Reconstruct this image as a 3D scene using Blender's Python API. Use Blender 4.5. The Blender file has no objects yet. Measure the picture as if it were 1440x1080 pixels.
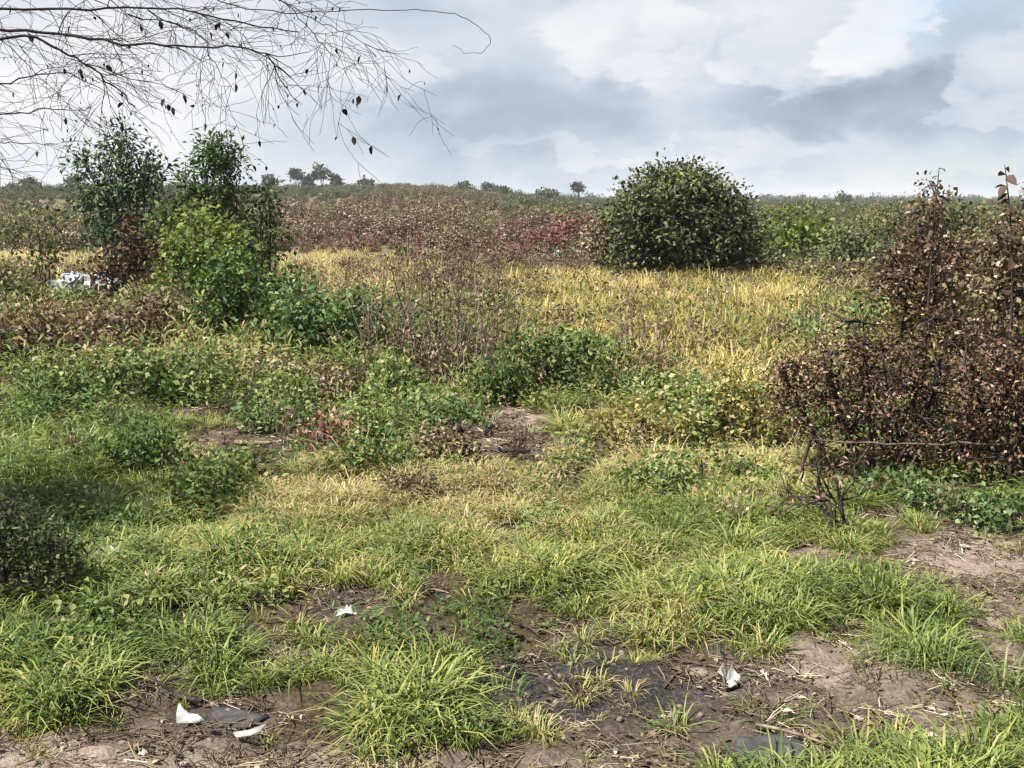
import bpy, math, random
import numpy as np
from mathutils import Vector

S = bpy.context.scene
COL = S.collection
R = math.radians

# ------------------------------------------------------------------ camera
F = 1544.0                      # focal length in pixels of the 1440 px wide photograph
H = 2.2                         # eye height above the ground below the camera
HORIZON = 286.0
PITCH = math.atan((540 - HORIZON) / F)
cam_d = bpy.data.cameras.new('camera')
cam_d.sensor_width = 36.0
cam_d.lens = 36.0 * F / 1440.0
cam_d.clip_start = 0.05
cam_d.clip_end = 9000
cam = bpy.data.objects.new('camera', cam_d)
COL.objects.link(cam)
cam.location = (0, 0, H)
cam.rotation_euler = (math.pi / 2 - PITCH, 0, 0)
S.camera = cam

# ------------------------------------------------------------------ light
SUN_EL, SUN_AZ = 54.0, -122.0    # azimuth measured from +Y (view direction), negative = left
SUN_DIR = Vector((math.sin(R(SUN_AZ)) * math.cos(R(SUN_EL)), math.cos(R(SUN_AZ)) * math.cos(R(SUN_EL)), math.sin(R(SUN_EL))))
sun_d = bpy.data.lights.new('sun', 'SUN')
sun_d.energy = 5.0
sun_d.angle = R(0.6)
sun_d.color = (1.0, 0.955, 0.88)
sun = bpy.data.objects.new('sun', sun_d)
COL.objects.link(sun)
sun.rotation_euler = SUN_DIR.to_track_quat('Z', 'Y').to_euler()

S.view_settings.view_transform = 'Standard'
S.view_settings.look = 'None'
S.view_settings.exposure = 1.4
S.view_settings.gamma = 1.0
S.view_settings.use_curve_mapping = False
S.render.engine = 'CYCLES'
S.cycles.max_bounces = 6
S.cycles.transparent_max_bounces = 4
S.cycles.use_denoising = True
S.cycles.pixel_filter_type = 'BLACKMAN_HARRIS'
S.cycles.filter_width = 1.4


class NT:
    """small helper for node trees"""
    def __init__(self, tree):
        self.t = tree
        self.n = tree.nodes
        self.l = tree.links

    def node(self, typ, **kw):
        n = self.n.new(typ)
        for k, v in kw.items():
            setattr(n, k, v)
        return n

    def put(self, sock, v):
        if isinstance(v, bpy.types.NodeSocket):
            self.l.new(v, sock)
        elif v is not None:
            sock.default_value = v

    def math(self, op, a, b=None, c=None, clamp=False):
        n = self.node('ShaderNodeMath', operation=op, use_clamp=clamp)
        for i, v in enumerate((a, b, c)):
            if v is not None:
                self.put(n.inputs[i], v)
        return n.outputs[0]

    def mix(self, f, a, b, blend='MIX'):
        n = self.node('ShaderNodeMix', data_type='RGBA', blend_type=blend)
        self.put(n.inputs[0], f)
        self.put(n.inputs[6], a if isinstance(a, bpy.types.NodeSocket) else (*a, 1))
        self.put(n.inputs[7], b if isinstance(b, bpy.types.NodeSocket) else (*b, 1))
        return n.outputs[2]

    def noise(self, vec, scale, detail=4, rough=0.55, dist=0.0):
        n = self.node('ShaderNodeTexNoise')
        if vec is not None:
            self.l.new(vec, n.inputs['Vector'])
        n.inputs['Scale'].default_value = scale
        n.inputs['Detail'].default_value = detail
        n.inputs['Roughness'].default_value = rough
        n.inputs['Distortion'].default_value = dist
        return n.outputs[0]

    def step(self, v, a, b, lo=0.0, hi=1.0):
        n = self.node('ShaderNodeMapRange', interpolation_type='SMOOTHSTEP')
        self.put(n.inputs[0], v)
        n.inputs[1].default_value = a
        n.inputs[2].default_value = b
        n.inputs[3].default_value = lo
        n.inputs[4].default_value = hi
        return n.outputs[0]

    def ramp(self, v, stops):
        n = self.node('ShaderNodeValToRGB')
        cr = n.color_ramp
        while len(cr.elements) < len(stops):
            cr.elements.new(0.5)
        for e, (p, c) in zip(cr.elements, stops):
            e.position = p
            e.color = (*c, 1)
        self.put(n.inputs[0], v)
        return n.outputs[0]


world = bpy.data.worlds.new('World')
S.world = world
world.use_nodes = True
W = NT(world.node_tree)
W.n.clear()
tc = W.node('ShaderNodeTexCoord')
sep = W.node('ShaderNodeSeparateXYZ')
W.l.new(tc.outputs['Generated'], sep.inputs[0])
sx, sy, sz = sep.outputs
sky = W.node('ShaderNodeTexSky', sky_type='NISHITA')
sky.sun_disc = False
sky.sun_elevation = R(SUN_EL)
sky.sun_rotation = R(SUN_AZ)
sky.air_density = 1.0
sky.dust_density = 0.4
bg_sky = W.node('ShaderNodeBackground')
W.l.new(sky.outputs[0], bg_sky.inputs[0])
bg_sky.inputs[1].default_value = 0.06
# cloud deck seen in perspective: project the direction on a plane overhead
zz = W.math('ADD', W.math('MAXIMUM', sz, 0.0), 0.42)
comb = W.node('ShaderNodeCombineXYZ')
W.l.new(W.math('DIVIDE', sx, zz), comb.inputs[0])
W.l.new(W.math('DIVIDE', sy, zz), comb.inputs[1])
comb.inputs[2].default_value = 3.7
deck = comb.outputs[0]
n_big = W.noise(deck, 2.0, 5, 0.5, 0.25)
n_mid = W.noise(deck, 5.5, 7, 0.55, 0.2)
off = W.node('ShaderNodeVectorMath', operation='ADD')
W.l.new(deck, off.inputs[0]); off.inputs[1].default_value = (-0.05, -0.09, 0.02)
puff = W.math('SUBTRACT', W.noise(deck, 1.7, 6, 0.5, 0.3), W.noise(off.outputs[0], 1.7, 6, 0.5, 0.3))
# azimuth / elevation tangents, for the clouds the photograph shows
yy = W.math('MAXIMUM', sy, 0.05)
cu = W.math('DIVIDE', sx, yy)
cv = W.math('DIVIDE', sz, yy)
n_fine = W.noise(deck, 9.0, 6, 0.6, 0.0)
wob = W.math('ADD', W.math('MULTIPLY_ADD', n_mid, 0.20, -0.10), W.math('MULTIPLY_ADD', n_fine, 0.10, -0.05))
wob2 = W.math('MULTIPLY_ADD', n_big, 0.16, -0.08)
cuw = W.math('ADD', cu, wob)
cvw = W.math('ADD', W.math('ADD', cv, W.math('MULTIPLY', wob, 0.6)), W.math('MULTIPLY', wob2, 0.5))
front = W.step(sy, 0.15, 0.5)


def cloud(px, py, rx, ry, soft=1.0):
    u0, v0 = (px - 720) / F, (HORIZON - py) / F
    a = W.math('DIVIDE', W.math('SUBTRACT', cuw, u0), rx / F)
    b = W.math('DIVIDE', W.math('SUBTRACT', cvw, v0), ry / F)
    d = W.math('ADD', W.math('MULTIPLY', a, a), W.math('MULTIPLY', b, b))
    e = W.math('POWER', 2.718, W.math('MULTIPLY', d, -soft))
    return W.math('MULTIPLY', e, front)


lum = W.math('ADD', W.math('MULTIPLY', n_big, 0.50), W.math('MULTIPLY', n_mid, 0.34))    # ~0.41 mean
base = W.math('ADD', W.math('MULTIPLY_ADD', puff, 1.0, lum), 0.135)
for (px, py, rx, ry, amt) in [
        (40, 120, 420, 260, 0.34), (330, 30, 180, 90, 0.05), (880, 60, 190, 70, 0.12), (860, 220, 160, 40, 0.08), (1180, 215, 260, 34, 0.05),
        (1190, 138, 185, 42, -0.27), (660, 60, 170, 90, -0.09), (960, 160, 240, 36, -0.05), (690, 170, 150, 60, -0.04), (720, 262, 900, 26, 0.03)]:
    base = W.math('ADD', base, W.math('MULTIPLY', cloud(px, py, rx, ry), amt))
# cumulus with firm edges
for (px, py, rx, ry, amt) in [(1150, 35, 170, 95, 0.15), (1235, 52, 80, 58, 0.18), (870, 70, 140, 70, 0.14), (940, 40, 70, 60, 0.06), (1420, 110, 110, 70, 0.13),
                              (550, 118, 85, 42, 0.09), (840, 222, 95, 24, 0.11), (700, 222, 60, 16, 0.07), (880, 112, 50, 18, 0.07), (1060, 205, 150, 30, 0.06), (520, 60, 80, 40, 0.04)]:
    base = W.math('ADD', base, W.math('MULTIPLY', W.step(cloud(px, py, rx, ry), 0.34, 0.56), amt))
ccol = W.ramp(base, [(0.20, (0.325, 0.375, 0.435)), (0.42, (0.475, 0.54, 0.625)), (0.56, (0.625, 0.69, 0.78)),
                     (0.72, (0.80, 0.83, 0.89)), (0.95, (1.0, 1.0, 1.02))])
bg_cloud = W.node('ShaderNodeBackground')
W.l.new(ccol, bg_cloud.inputs[0])
bg_cloud.inputs[1].default_value = 0.365
gap = W.math('ADD', W.step(n_big, 0.24, 0.12), W.math('MULTIPLY', cloud(1315, 0, 90, 46), 0.75), clamp=True)
gap = W.math('ADD', gap, W.math('MULTIPLY', cloud(1330, 248, 150, 30), 0.32), clamp=True)
cover = W.math('SUBTRACT', 1.0, W.math('MULTIPLY', gap, 0.8))
mixs = W.node('ShaderNodeMixShader')
W.l.new(cover, mixs.inputs[0])
W.l.new(bg_sky.outputs[0], mixs.inputs[1])
W.l.new(bg_cloud.outputs[0], mixs.inputs[2])
outw = W.node('ShaderNodeOutputWorld')
W.l.new(mixs.outputs[0], outw.inputs[0])

# ------------------------------------------------------------------ numeric helpers
rng = np.random.default_rng(7)
_tab = np.random.default_rng(11).random((256, 256))


def vnoise(x, y):
    x = np.asarray(x, float); y = np.asarray(y, float)
    xi = np.floor(x).astype(int); yi = np.floor(y).astype(int)
    fx = x - xi; fy = y - yi
    fx = fx * fx * (3 - 2 * fx); fy = fy * fy * (3 - 2 * fy)
    a = _tab[xi % 256, yi % 256]; b = _tab[(xi + 1) % 256, yi % 256]
    c = _tab[xi % 256, (yi + 1) % 256]; d = _tab[(xi + 1) % 256, (yi + 1) % 256]
    return (a * (1 - fx) + b * fx) * (1 - fy) + (c * (1 - fx) + d * fx) * fy


def fbm(x, y, o=4):
    s = 0; a = 0.5; t = 0
    for i in range(o):
        s = s + a * vnoise(np.asarray(x) * 2 ** i + 17.3 * i, np.asarray(y) * 2 ** i + 5.1 * i)
        t += a; a *= 0.5
    return s / t


def sstep(v, a, b):
    t = np.clip((np.asarray(v, float) - a) / (b - a), 0, 1)
    return t * t * (3 - 2 * t)


def ground_z(x, y):
    x = np.asarray(x, float); y = np.asarray(y, float)
    d = np.hypot(x, y)
    z = 0.16 * (fbm(x * 0.45 + 3, y * 0.45, 4) - 0.5) * sstep(d, 2, 6)
    z = z + 0.06 * (fbm(x * 2.1 + 31, y * 2.1, 3) - 0.5)
    z = z + 0.5 * (fbm(x * 0.07 + 9, y * 0.07 + 4, 3) - 0.5) * sstep(d, 14, 40)
    az = x / np.maximum(y, 1.0)
    left = sstep(az, 0.12, -0.10)
    z = z + (4.6 * left + 0.6) * sstep(y, 70, 320) + 2.6 * left * (fbm(x * 0.02, y * 0.02 + 8, 3) - 0.5) * sstep(y, 90, 260)
    return z


def project(x, y, z):
    """world -> photograph pixel, used to look up what grows where"""
    cy, sn = math.cos(PITCH), math.sin(PITCH)
    zz_ = np.asarray(z) - H
    dep = np.maximum(y * cy - zz_ * sn, 0.05)
    up = y * sn + zz_ * cy
    return 720 + F * x / dep, 540 - F * up / dep


def ray(px, py):
    u, v = (px - 720) / F, -(py - 540) / F
    cy, sn = math.cos(PITCH), math.sin(PITCH)
    return Vector((u, cy + sn * v, -sn + cy * v))


def gnd(px, py):
    d = ray(px, py)
    t = 1.0
    while t < 2500:
        p = Vector((0, 0, H)) + d * t
        if p.z <= float(ground_z(p.x, p.y)):
            break
        t *= 1.004
    p.z = float(ground_z(p.x, p.y))
    return p


def at(px, py, y):
    d = ray(px, py)
    return Vector((0, 0, H)) + d * (y / d.y)


# ------------------------------------------------------------------ mesh building
class MB:
    def __init__(self):
        self.v = []; self.f = []; self.sz = []; self.t = []; self.m = []; self.nv = 0

    def add(self, verts, faces, tint=0.5, mat=0):
        """verts (n,3); faces (k,s) index array"""
        verts = np.asarray(verts, np.float32).reshape(-1, 3)
        faces = np.asarray(faces, np.int32)
        self.v.append(verts)
        self.f.append((faces + self.nv).ravel())
        self.sz.append(np.full(len(faces), faces.shape[1], np.int32))
        self.m.append(np.full(len(faces), mat, np.int32))
        t = np.empty(len(verts), np.float32); t[:] = tint
        self.t.append(t)
        self.nv += len(verts)

    def tube(self, pts, rad, k=4, tint=0.5, mat=0, cap=True):
        pts = np.asarray(pts, float); n = len(pts)
        rad = np.broadcast_to(np.asarray(rad, float), (n,)) if np.ndim(rad) else np.full(n, rad)
        tan = np.gradient(pts, axis=0)
        tan /= np.linalg.norm(tan, axis=1, keepdims=True) + 1e-9
        ref = np.tile(np.array([0.31, 0.17, 0.93]), (n, 1))
        bad = np.abs((ref * tan).sum(1)) > 0.95
        ref[bad] = (0.93, 0.2, 0.1)
        a = np.cross(tan, ref); a /= np.linalg.norm(a, axis=1, keepdims=True) + 1e-9
        b = np.cross(tan, a)
        th = np.arange(k) * 2 * math.pi / k
        ring = pts[:, None, :] + rad[:, None, None] * (np.cos(th)[None, :, None] * a[:, None, :] + np.sin(th)[None, :, None] * b[:, None, :])
        i = np.arange(n - 1)[:, None] * k; j = np.arange(k)[None, :]; j2 = (j + 1) % k
        q = np.stack([i + j, i + j2, i + k + j2, i + k + j], -1).reshape(-1, 4)
        self.add(ring.reshape(-1, 3), q, tint, mat)
        if cap and k >= 3:
            base = self.nv - n * k
            for o in (0, (n - 1) * k):
                self.f.append(np.arange(base + o, base + o + k, dtype=np.int32)); self.sz.append(np.array([k], np.int32)); self.m.append(np.array([mat], np.int32))

    def leaves(self, P, D, N, L, Wd, tint, mat=0, fine=False, bend=0.25):
        P = np.asarray(P, float); n = len(P)
        D = D / (np.linalg.norm(D, axis=1, keepdims=True) + 1e-9)
        Sd = np.cross(D, N); Sd /= np.linalg.norm(Sd, axis=1, keepdims=True) + 1e-9
        N = np.cross(Sd, D)
        L = np.broadcast_to(np.asarray(L, float), (n,))[:, None]; Wd = np.broadcast_to(np.asarray(Wd, float), (n,))[:, None]
        if not fine:
            m = P + D * L * 0.45
            V = np.stack([P, m + Sd * Wd / 2 + N * Wd * .15, P + D * L - N * L * bend * .5, m - Sd * Wd / 2 + N * Wd * .15], 1)
            Fc = (np.arange(n) * 4)[:, None] + np.arange(4)[None]
            self.add(V.reshape(-1, 3), Fc, np.repeat(tint, 4), mat)
        else:
            m1 = P + D * L * 0.35; m2 = P + D * L * 0.72 - N * L * bend * .2; tip = P + D * L - N * L * bend * .6
            V = np.stack([P, m1 + Sd * Wd / 2 + N * Wd * .2, m2 + Sd * Wd * .38 + N * Wd * .12, tip, m2 - Sd * Wd * .38 + N * Wd * .12, m1 - Sd * Wd / 2 + N * Wd * .2,
                          m1, m2], 1)
            b = (np.arange(n) * 8)[:, None]
            q = np.concatenate([b + np.array([[6, 1, 2, 7]]), b + np.array([[6, 7, 4, 5]])], 0)
            t3 = np.concatenate([b + np.array([[0, 1, 6]]), b + np.array([[0, 6, 5]]), b + np.array([[7, 2, 3]]), b + np.array([[7, 3, 4]])], 0)
            nv = self.nv
            self.add(V.reshape(-1, 3), q, np.repeat(tint, 8), mat)
            self.f.append((t3 + nv).astype(np.int32).ravel()); self.sz.append(np.full(len(t3), 3, np.int32)); self.m.append(np.full(len(t3), mat, np.int32))

    def mesh(self, name, mats, smooth=False):
        me = bpy.data.meshes.new(name)
        v = np.concatenate(self.v); f = np.concatenate(self.f); sz = np.concatenate(self.sz)
        me.vertices.add(len(v)); me.vertices.foreach_set('co', v.ravel())
        me.loops.add(len(f)); me.loops.foreach_set('vertex_index', f)
        me.polygons.add(len(sz))
        st = np.concatenate([[0], np.cumsum(sz)[:-1]]).astype(np.int32)
        me.polygons.foreach_set('loop_start', st)
        me.polygons.foreach_set('material_index', np.concatenate(self.m))
        for m in (mats if isinstance(mats, (list, tuple)) else [mats]):
            me.materials.append(m)
        a = me.attributes.new('tint', 'FLOAT', 'POINT')
        a.data.foreach_set('value', np.concatenate(self.t))
        me.update(calc_edges=True)
        if smooth:
            me.polygons.foreach_set('use_smooth', np.ones(len(sz), bool))
        return me


def obj(name, me, parent=None):
    o = bpy.data.objects.new(name, me)
    COL.objects.link(o)
    if parent is not None:
        o.parent = parent
    return o


def tag(o, label=None, cat=None, group=None, kind=None):
    if label: o['label'] = label
    if cat: o['category'] = cat
    if group: o['group'] = group
    if kind: o['kind'] = kind
    return o


def thing(name, label, cat, loc, rz=0.0, group=None, scale=1.0):
    o = bpy.data.objects.new(name, None)
    COL.objects.link(o)
    o.empty_display_size = 0.2
    o.location = loc
    o.rotation_euler = (0, 0, rz)
    o.scale = (scale,) * 3 if not hasattr(scale, '__len__') else scale
    return tag(o, label, cat, group)


def dup(root, loc, rz, label=None, group=None, scale=1.0):
    r = root.copy(); COL.objects.link(r)
    r.location = loc; r.rotation_euler = (0, 0, rz)
    r.scale = (scale,) * 3 if not hasattr(scale, '__len__') else scale
    if label: r['label'] = label
    if group: r['group'] = group
    for ch in list(root.children):
        c = ch.copy(); COL.objects.link(c); c.parent = r
    return r


# ------------------------------------------------------------------ materials
def plant_mat(name, stops, trans=0.3, rough=0.6, instanced=False, spread=0.65, spec=0.18):
    m = bpy.data.materials.new(name); m.use_nodes = True
    T = NT(m.node_tree); T.n.clear()
    a = T.node('ShaderNodeAttribute', attribute_name='tint').outputs['Fac']
    if instanced:
        b = T.node('ShaderNodeAttribute', attribute_name='hue', attribute_type='INSTANCER').outputs['Fac']
        v = T.math('ADD', b, T.math('MULTIPLY', T.math('SUBTRACT', a, 0.5), spread))
    else:
        v = a
    c = T.ramp(v, stops)
    geo = T.node('ShaderNodeNewGeometry')
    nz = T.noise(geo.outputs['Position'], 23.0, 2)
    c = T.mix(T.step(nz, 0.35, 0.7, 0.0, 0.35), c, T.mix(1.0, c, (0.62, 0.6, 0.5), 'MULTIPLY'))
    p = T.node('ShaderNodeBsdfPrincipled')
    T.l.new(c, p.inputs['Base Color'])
    p.inputs['Roughness'].default_value = rough
    p.inputs['Specular IOR Level'].default_value = spec
    out = T.node('ShaderNodeOutputMaterial')
    if trans > 0:
        t = T.node('ShaderNodeBsdfTranslucent')
        T.l.new(T.mix(1.0, c, (1.15, 1.2, 0.75), 'MULTIPLY'), t.inputs[0])
        mx = T.node('ShaderNodeMixShader'); mx.inputs[0].default_value = trans
        T.l.new(p.outputs[0], mx.inputs[1]); T.l.new(t.outputs[0], mx.inputs[2])
        T.l.new(mx.outputs[0], out.inputs[0])
    else:
        T.l.new(p.outputs[0], out.inputs[0])
    return m


def plain_mat(name, c1, c2, scale=8.0, rough=0.85, spec=0.2, bump=0.3):
    m = bpy.data.materials.new(name); m.use_nodes = True
    T = NT(m.node_tree); T.n.clear()
    tcn = T.node('ShaderNodeTexCoord').outputs['Object']
    nz = T.noise(tcn, scale, 6, 0.6)
    c = T.mix(T.step(nz, 0.32, 0.68), c1, c2)
    p = T.node('ShaderNodeBsdfPrincipled')
    T.l.new(c, p.inputs['Base Color'])
    p.inputs['Roughness'].default_value = rough
    p.inputs['Specular IOR Level'].default_value = spec
    b = T.node('ShaderNodeBump'); b.inputs['Strength'].default_value = bump; b.inputs['Distance'].default_value = 0.02
    T.l.new(T.noise(tcn, scale * 4, 5, 0.65), b.inputs['Height'])
    T.l.new(b.outputs[0], p.inputs['Normal'])
    out = T.node('ShaderNodeOutputMaterial'); T.l.new(p.outputs[0], out.inputs[0])
    return m


M = {}
M['dark_leaf'] = plant_mat('dark_leaf', [(0, (0.026, 0.036, 0.016)), (.5, (0.066, 0.084, 0.034)), (.85, (0.125, 0.140, 0.062)), (1, (0.17, 0.18, 0.085))], .2)
M['mid_leaf'] = plant_mat('mid_leaf', [(0, (0.028, 0.048, 0.016)), (.5, (0.066, 0.105, 0.032)), (.85, (0.115, 0.185, 0.052)), (1, (0.20, 0.25, 0.09))], .3)
M['blue_leaf'] = plant_mat('blue_leaf', [(0, (0.022, 0.044, 0.024)), (.5, (0.066, 0.100, 0.050)), (.85, (0.14, 0.18, 0.10)), (1, (0.20, 0.25, 0.14))], .25)
M['lime_leaf'] = plant_mat('lime_leaf', [(0, (0.040, 0.062, 0.014)), (.5, (0.100, 0.145, 0.028)), (.85, (0.175, 0.215, 0.052)), (1, (0.26, 0.27, 0.09))], .35)
M['olive_leaf'] = plant_mat('olive_leaf', [(0, (0.045, 0.055, 0.022)), (.5, (0.105, 0.115, 0.048)), (.85, (0.19, 0.185, 0.085)), (1, (0.28, 0.25, 0.13))], .25)
M['brown_leaf'] = plant_mat('brown_leaf', [(0, (0.028, 0.017, 0.011)), (.42, (0.085, 0.049, 0.031)), (.74, (0.165, 0.103, 0.066)), (.92, (0.24, 0.165, 0.11)), (1, (0.34, 0.26, 0.18))], .2)
M['drab_leaf'] = plant_mat('drab_leaf', [(0, (0.055, 0.042, 0.026)), (.45, (0.12, 0.095, 0.060)), (.8, (0.21, 0.165, 0.105)), (1, (0.36, 0.29, 0.20))], .2)
M['pink_scrub'] = plant_mat('pink_scrub', [(0, (0.045, 0.028, 0.022)), (.45, (0.115, 0.075, 0.056)), (.8, (0.22, 0.155, 0.115)), (1, (0.38, 0.30, 0.24))], .15)
M['red_scrub'] = plant_mat('red_scrub', [(0, (0.060, 0.020, 0.022)), (.5, (0.135, 0.050, 0.048)), (.85, (0.22, 0.105, 0.09)), (1, (0.34, 0.20, 0.16))], .15)
M['yellow_leaf'] = plant_mat('yellow_leaf', [(0, (0.085, 0.080, 0.020)), (.5, (0.22, 0.195, 0.050)), (.85, (0.36, 0.30, 0.095)), (1, (0.48, 0.40, 0.17))], .3)
M['weed_leaf'] = plant_mat('weed_leaf', [(0, (0.040, 0.072, 0.020)), (.45, (0.095, 0.150, 0.042)), (.8, (0.18, 0.225, 0.075)), (1, (0.33, 0.32, 0.15))], .3)
M['creeper_leaf'] = plant_mat('creeper_leaf', [(0, (0.030, 0.070, 0.024)), (.5, (0.076, 0.122, 0.044)), (.85, (0.14, 0.19, 0.075)), (1, (0.22, 0.29, 0.13))], .3)
M['far_leaf'] = plant_mat('far_leaf', [(0, (0.030, 0.040, 0.022)), (.5, (0.062, 0.075, 0.036)), (1, (0.12, 0.125, 0.06))], .1)
M['bark'] = plain_mat('bark', (0.045, 0.034, 0.028), (0.12, 0.095, 0.078), 14)
M['dead_bark'] = plain_mat('dead_bark', (0.085, 0.058, 0.038), (0.23, 0.175, 0.125), 18)
M['dark_twig'] = plain_mat('dark_twig', (0.022, 0.018, 0.018), (0.055, 0.042, 0.038), 16)
M['silhouette_twig'] = plain_mat('silhouette_twig', (0.012, 0.010, 0.012), (0.028, 0.022, 0.022), 16)  # near black bark: the silhouette against bright sky is put into the colour
M['silhouette_dead_leaf'] = plant_mat('silhouette_dead_leaf', [(0, (0.010, 0.008, 0.008)), (1, (0.05, 0.035, 0.028))], .1)  # dead leaves darkened in colour to read as silhouettes
M['charred'] = plain_mat('charred', (0.014, 0.012, 0.012), (0.05, 0.042, 0.038), 20)
M['grass_blade'] = plant_mat('grass_blade', [(0, (0.040, 0.066, 0.020)), (.25, (0.090, 0.134, 0.038)), (.5, (0.178, 0.220, 0.060)),
                                            (.72, (0.280, 0.295, 0.088)), (.88, (0.36, 0.31, 0.15)), (1, (0.42, 0.33, 0.18))], .32, .45, True, .6)
M['dry_blade'] = plant_mat('dry_blade', [(0, (0.085, 0.098, 0.030)), (.3, (0.20, 0.185, 0.055)), (.6, (0.36, 0.295, 0.095)), (.85, (0.40, 0.325, 0.16)), (1, (0.50, 0.42, 0.22))], .3, .5, True, .5)
M['straw'] = plant_mat('straw', [(0, (0.040, 0.028, 0.020)), (.5, (0.12, 0.090, 0.060)), (.85, (0.28, 0.225, 0.155)), (1, (0.52, 0.46, 0.36))], 0, .7, True, .6)
M['weed_inst'] = plant_mat('weed_inst', [(0, (0.034, 0.060, 0.020)), (.35, (0.075, 0.125, 0.036)), (.65, (0.15, 0.195, 0.060)), (.85, (0.25, 0.235, 0.09)), (1, (0.30, 0.22, 0.13))], .3, .5, True, .4)
M['brown_inst'] = plant_mat('brown_inst', [(0, (0.040, 0.026, 0.018)), (.4, (0.10, 0.068, 0.046)), (.75, (0.20, 0.145, 0.10)), (1, (0.38, 0.31, 0.23))], .15, .6, True, .6)
M['scrub_inst'] = plant_mat('scrub_inst', [(0, (0.030, 0.042, 0.020)), (.25, (0.072, 0.085, 0.038)), (.45, (0.125, 0.115, 0.060)), (.65, (0.120, 0.078, 0.055)), (.85, (0.145, 0.070, 0.056)), (1, (0.21, 0.145, 0.11))], .12, .6, True, .35)
M['clod'] = plain_mat('clod', (0.075, 0.055, 0.045), (0.22, 0.17, 0.14), 9)
M['paper'] = plain_mat('paper', (0.14, 0.135, 0.125), (0.34, 0.33, 0.315), 12, .6)
M['grey_sheet'] = plain_mat('grey_sheet', (0.028, 0.028, 0.030), (0.06, 0.058, 0.058), 15, .75)
M['grey_stone'] = plain_mat('grey_stone', (0.07, 0.068, 0.066), (0.17, 0.155, 0.145), 10)
M['pale_rubble'] = plain_mat('pale_rubble', (0.15, 0.16, 0.165), (0.42, 0.44, 0.46), 4, .7)

# ------------------------------------------------------------------ what the ground is like
# (px, py, rx, ry, amount) in the photograph; they mark places on the ground
BARE = [(480, 850, 90, 34, 1.0), (330, 640, 80, 30, .9), (690, 632, 110, 30, .95), (722, 592, 46, 24, 1.0), (830, 965, 170, 48, 1.0),
        (1150, 955, 150, 55, 1.0), (1375, 790, 140, 62, 1.25), (1125, 785, 80, 26, .9), (300, 1020, 130, 40, .95), (215, 965, 70, 40, .9),
        (60, 1060, 330, 34, 1.1), (420, 1075, 330, 26, 1.0), (760, 1065, 200, 20, .8), (1260, 1010, 130, 40, .9), (1080, 1050, 110, 30, .95), (1390, 870, 80, 60, .7),
        (640, 880, 90, 20, .45), (1245, 880, 80, 34, .85), (1270, 725, 80, 20, .7), (420, 930, 110, 30, .45), (900, 880, 90, 22, .7), (60, 815, 90, 40, .5),
        (200, 585, 120, 20, .6), (560, 905, 60, 22, .4), (1330, 1040, 80, 26, .6), (1010, 985, 60, 30, .8)]
CHAR = [(830, 965, 190, 60, 1.3), (700, 920, 90, 40, .8), (560, 900, 80, 40, .7), (1000, 960, 90, 40, .8), (480, 850, 80, 30, .7), (620, 628, 60, 12, .6), (215, 965, 70, 36, .7), (320, 1010, 110, 35, .6), (1180, 1010, 110, 22, .5), (1090, 1055, 100, 28, .6),
        (930, 1000, 80, 30, .4), (350, 655, 60, 20, .6), (60, 840, 120, 60, .6), (1010, 1000, 70, 30, .6), (1260, 850, 60, 20, .6)]
PALE = [(722, 592, 60, 30, 1.3), (1390, 790, 120, 50, 1.0), (1150, 940, 150, 40, .7), (60, 1075, 330, 34, 1.0), (1125, 785, 70, 20, .6), (1330, 1030, 130, 40, .5), (420, 1085, 300, 22, .7), (1395, 880, 80, 50, .7)]
YELLOW = [(400, 690, 300, 50, .30), (720, 700, 330, 40, .26), (850, 800, 220, 70, .16), (230, 500, 130, 26, .30), (1030, 600, 150, 80, .5), (1000, 700, 160, 40, .1), (300, 780, 160, 70, .10),
          (650, 740, 200, 60, .18), (470, 600, 80, 30, .12), (900, 640, 120, 40, .18)]
GREEN = [(120, 930, 170, 70, .22), (560, 745, 60, 26, .22), (1050, 870, 160, 50, .16), (1330, 940, 170, 70, .08), (610, 990, 150, 45, .05), (60, 620, 120, 60, .12), (920, 740, 60, 30, .2), (820, 670, 90, 30, .18),
         (1330, 700, 180, 40, .15), (60, 730, 110, 70, .3), (540, 640, 70, 25, .15), (1240, 810, 60, 34, .12)]


def patches(lst, px, py):
    s = np.zeros_like(px)
    for (cx, cy, rx, ry, a) in lst:
        s = np.maximum(s, a * np.exp(-np.clip(((px - cx) / rx) ** 2 + ((py - cy) / ry) ** 2, 0, 60) * 0.9))
    return s


def patch_sum(lst, px, py):
    s = np.zeros_like(px)
    for (cx, cy, rx, ry, a) in lst:
        s = s + a * np.exp(-np.clip(((px - cx) / rx) ** 2 + ((py - cy) / ry) ** 2, 0, 60) * 0.9)
    return s


def bare_at(px, py, x, y):
    """1 where the earth shows, with ragged edges"""
    b = patches([(a, b_, rx * (1.22 if b_ > 880 and a > 700 else 1.05), ry * (1.25 if b_ > 880 and a > 700 else 1.1), k * (1.25 if b_ < 700 else 1)) for a, b_, rx, ry, k in BARE], px, py)
    b = np.maximum(b, sstep(py, 1035, 1062) * sstep(px, 980, 760))
    n = fbm(x * 2.6 + 5, y * 2.6 + 12, 4)
    thin = .05 * sstep(py, 800, 900) + .12 * sstep(py, 880, 960) * sstep(px, 650, 800) - .06
    return sstep(b * 1.15 + (n - .5) * 1.5 + thin, .38, .62)


# ------------------------------------------------------------------ ground
def axis(lo_fine, hi_fine, step, lo, hi, g=1.07):
    a = list(np.arange(lo_fine, hi_fine, step))
    s = step; v = a[-1]
    while v < hi:
        s *= g; v += s; a.append(v)
    s = step; v = a[0]; b = []
    while v > lo:
        s *= g; v -= s; b.append(v)
    return np.array(b[::-1] + a)


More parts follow.
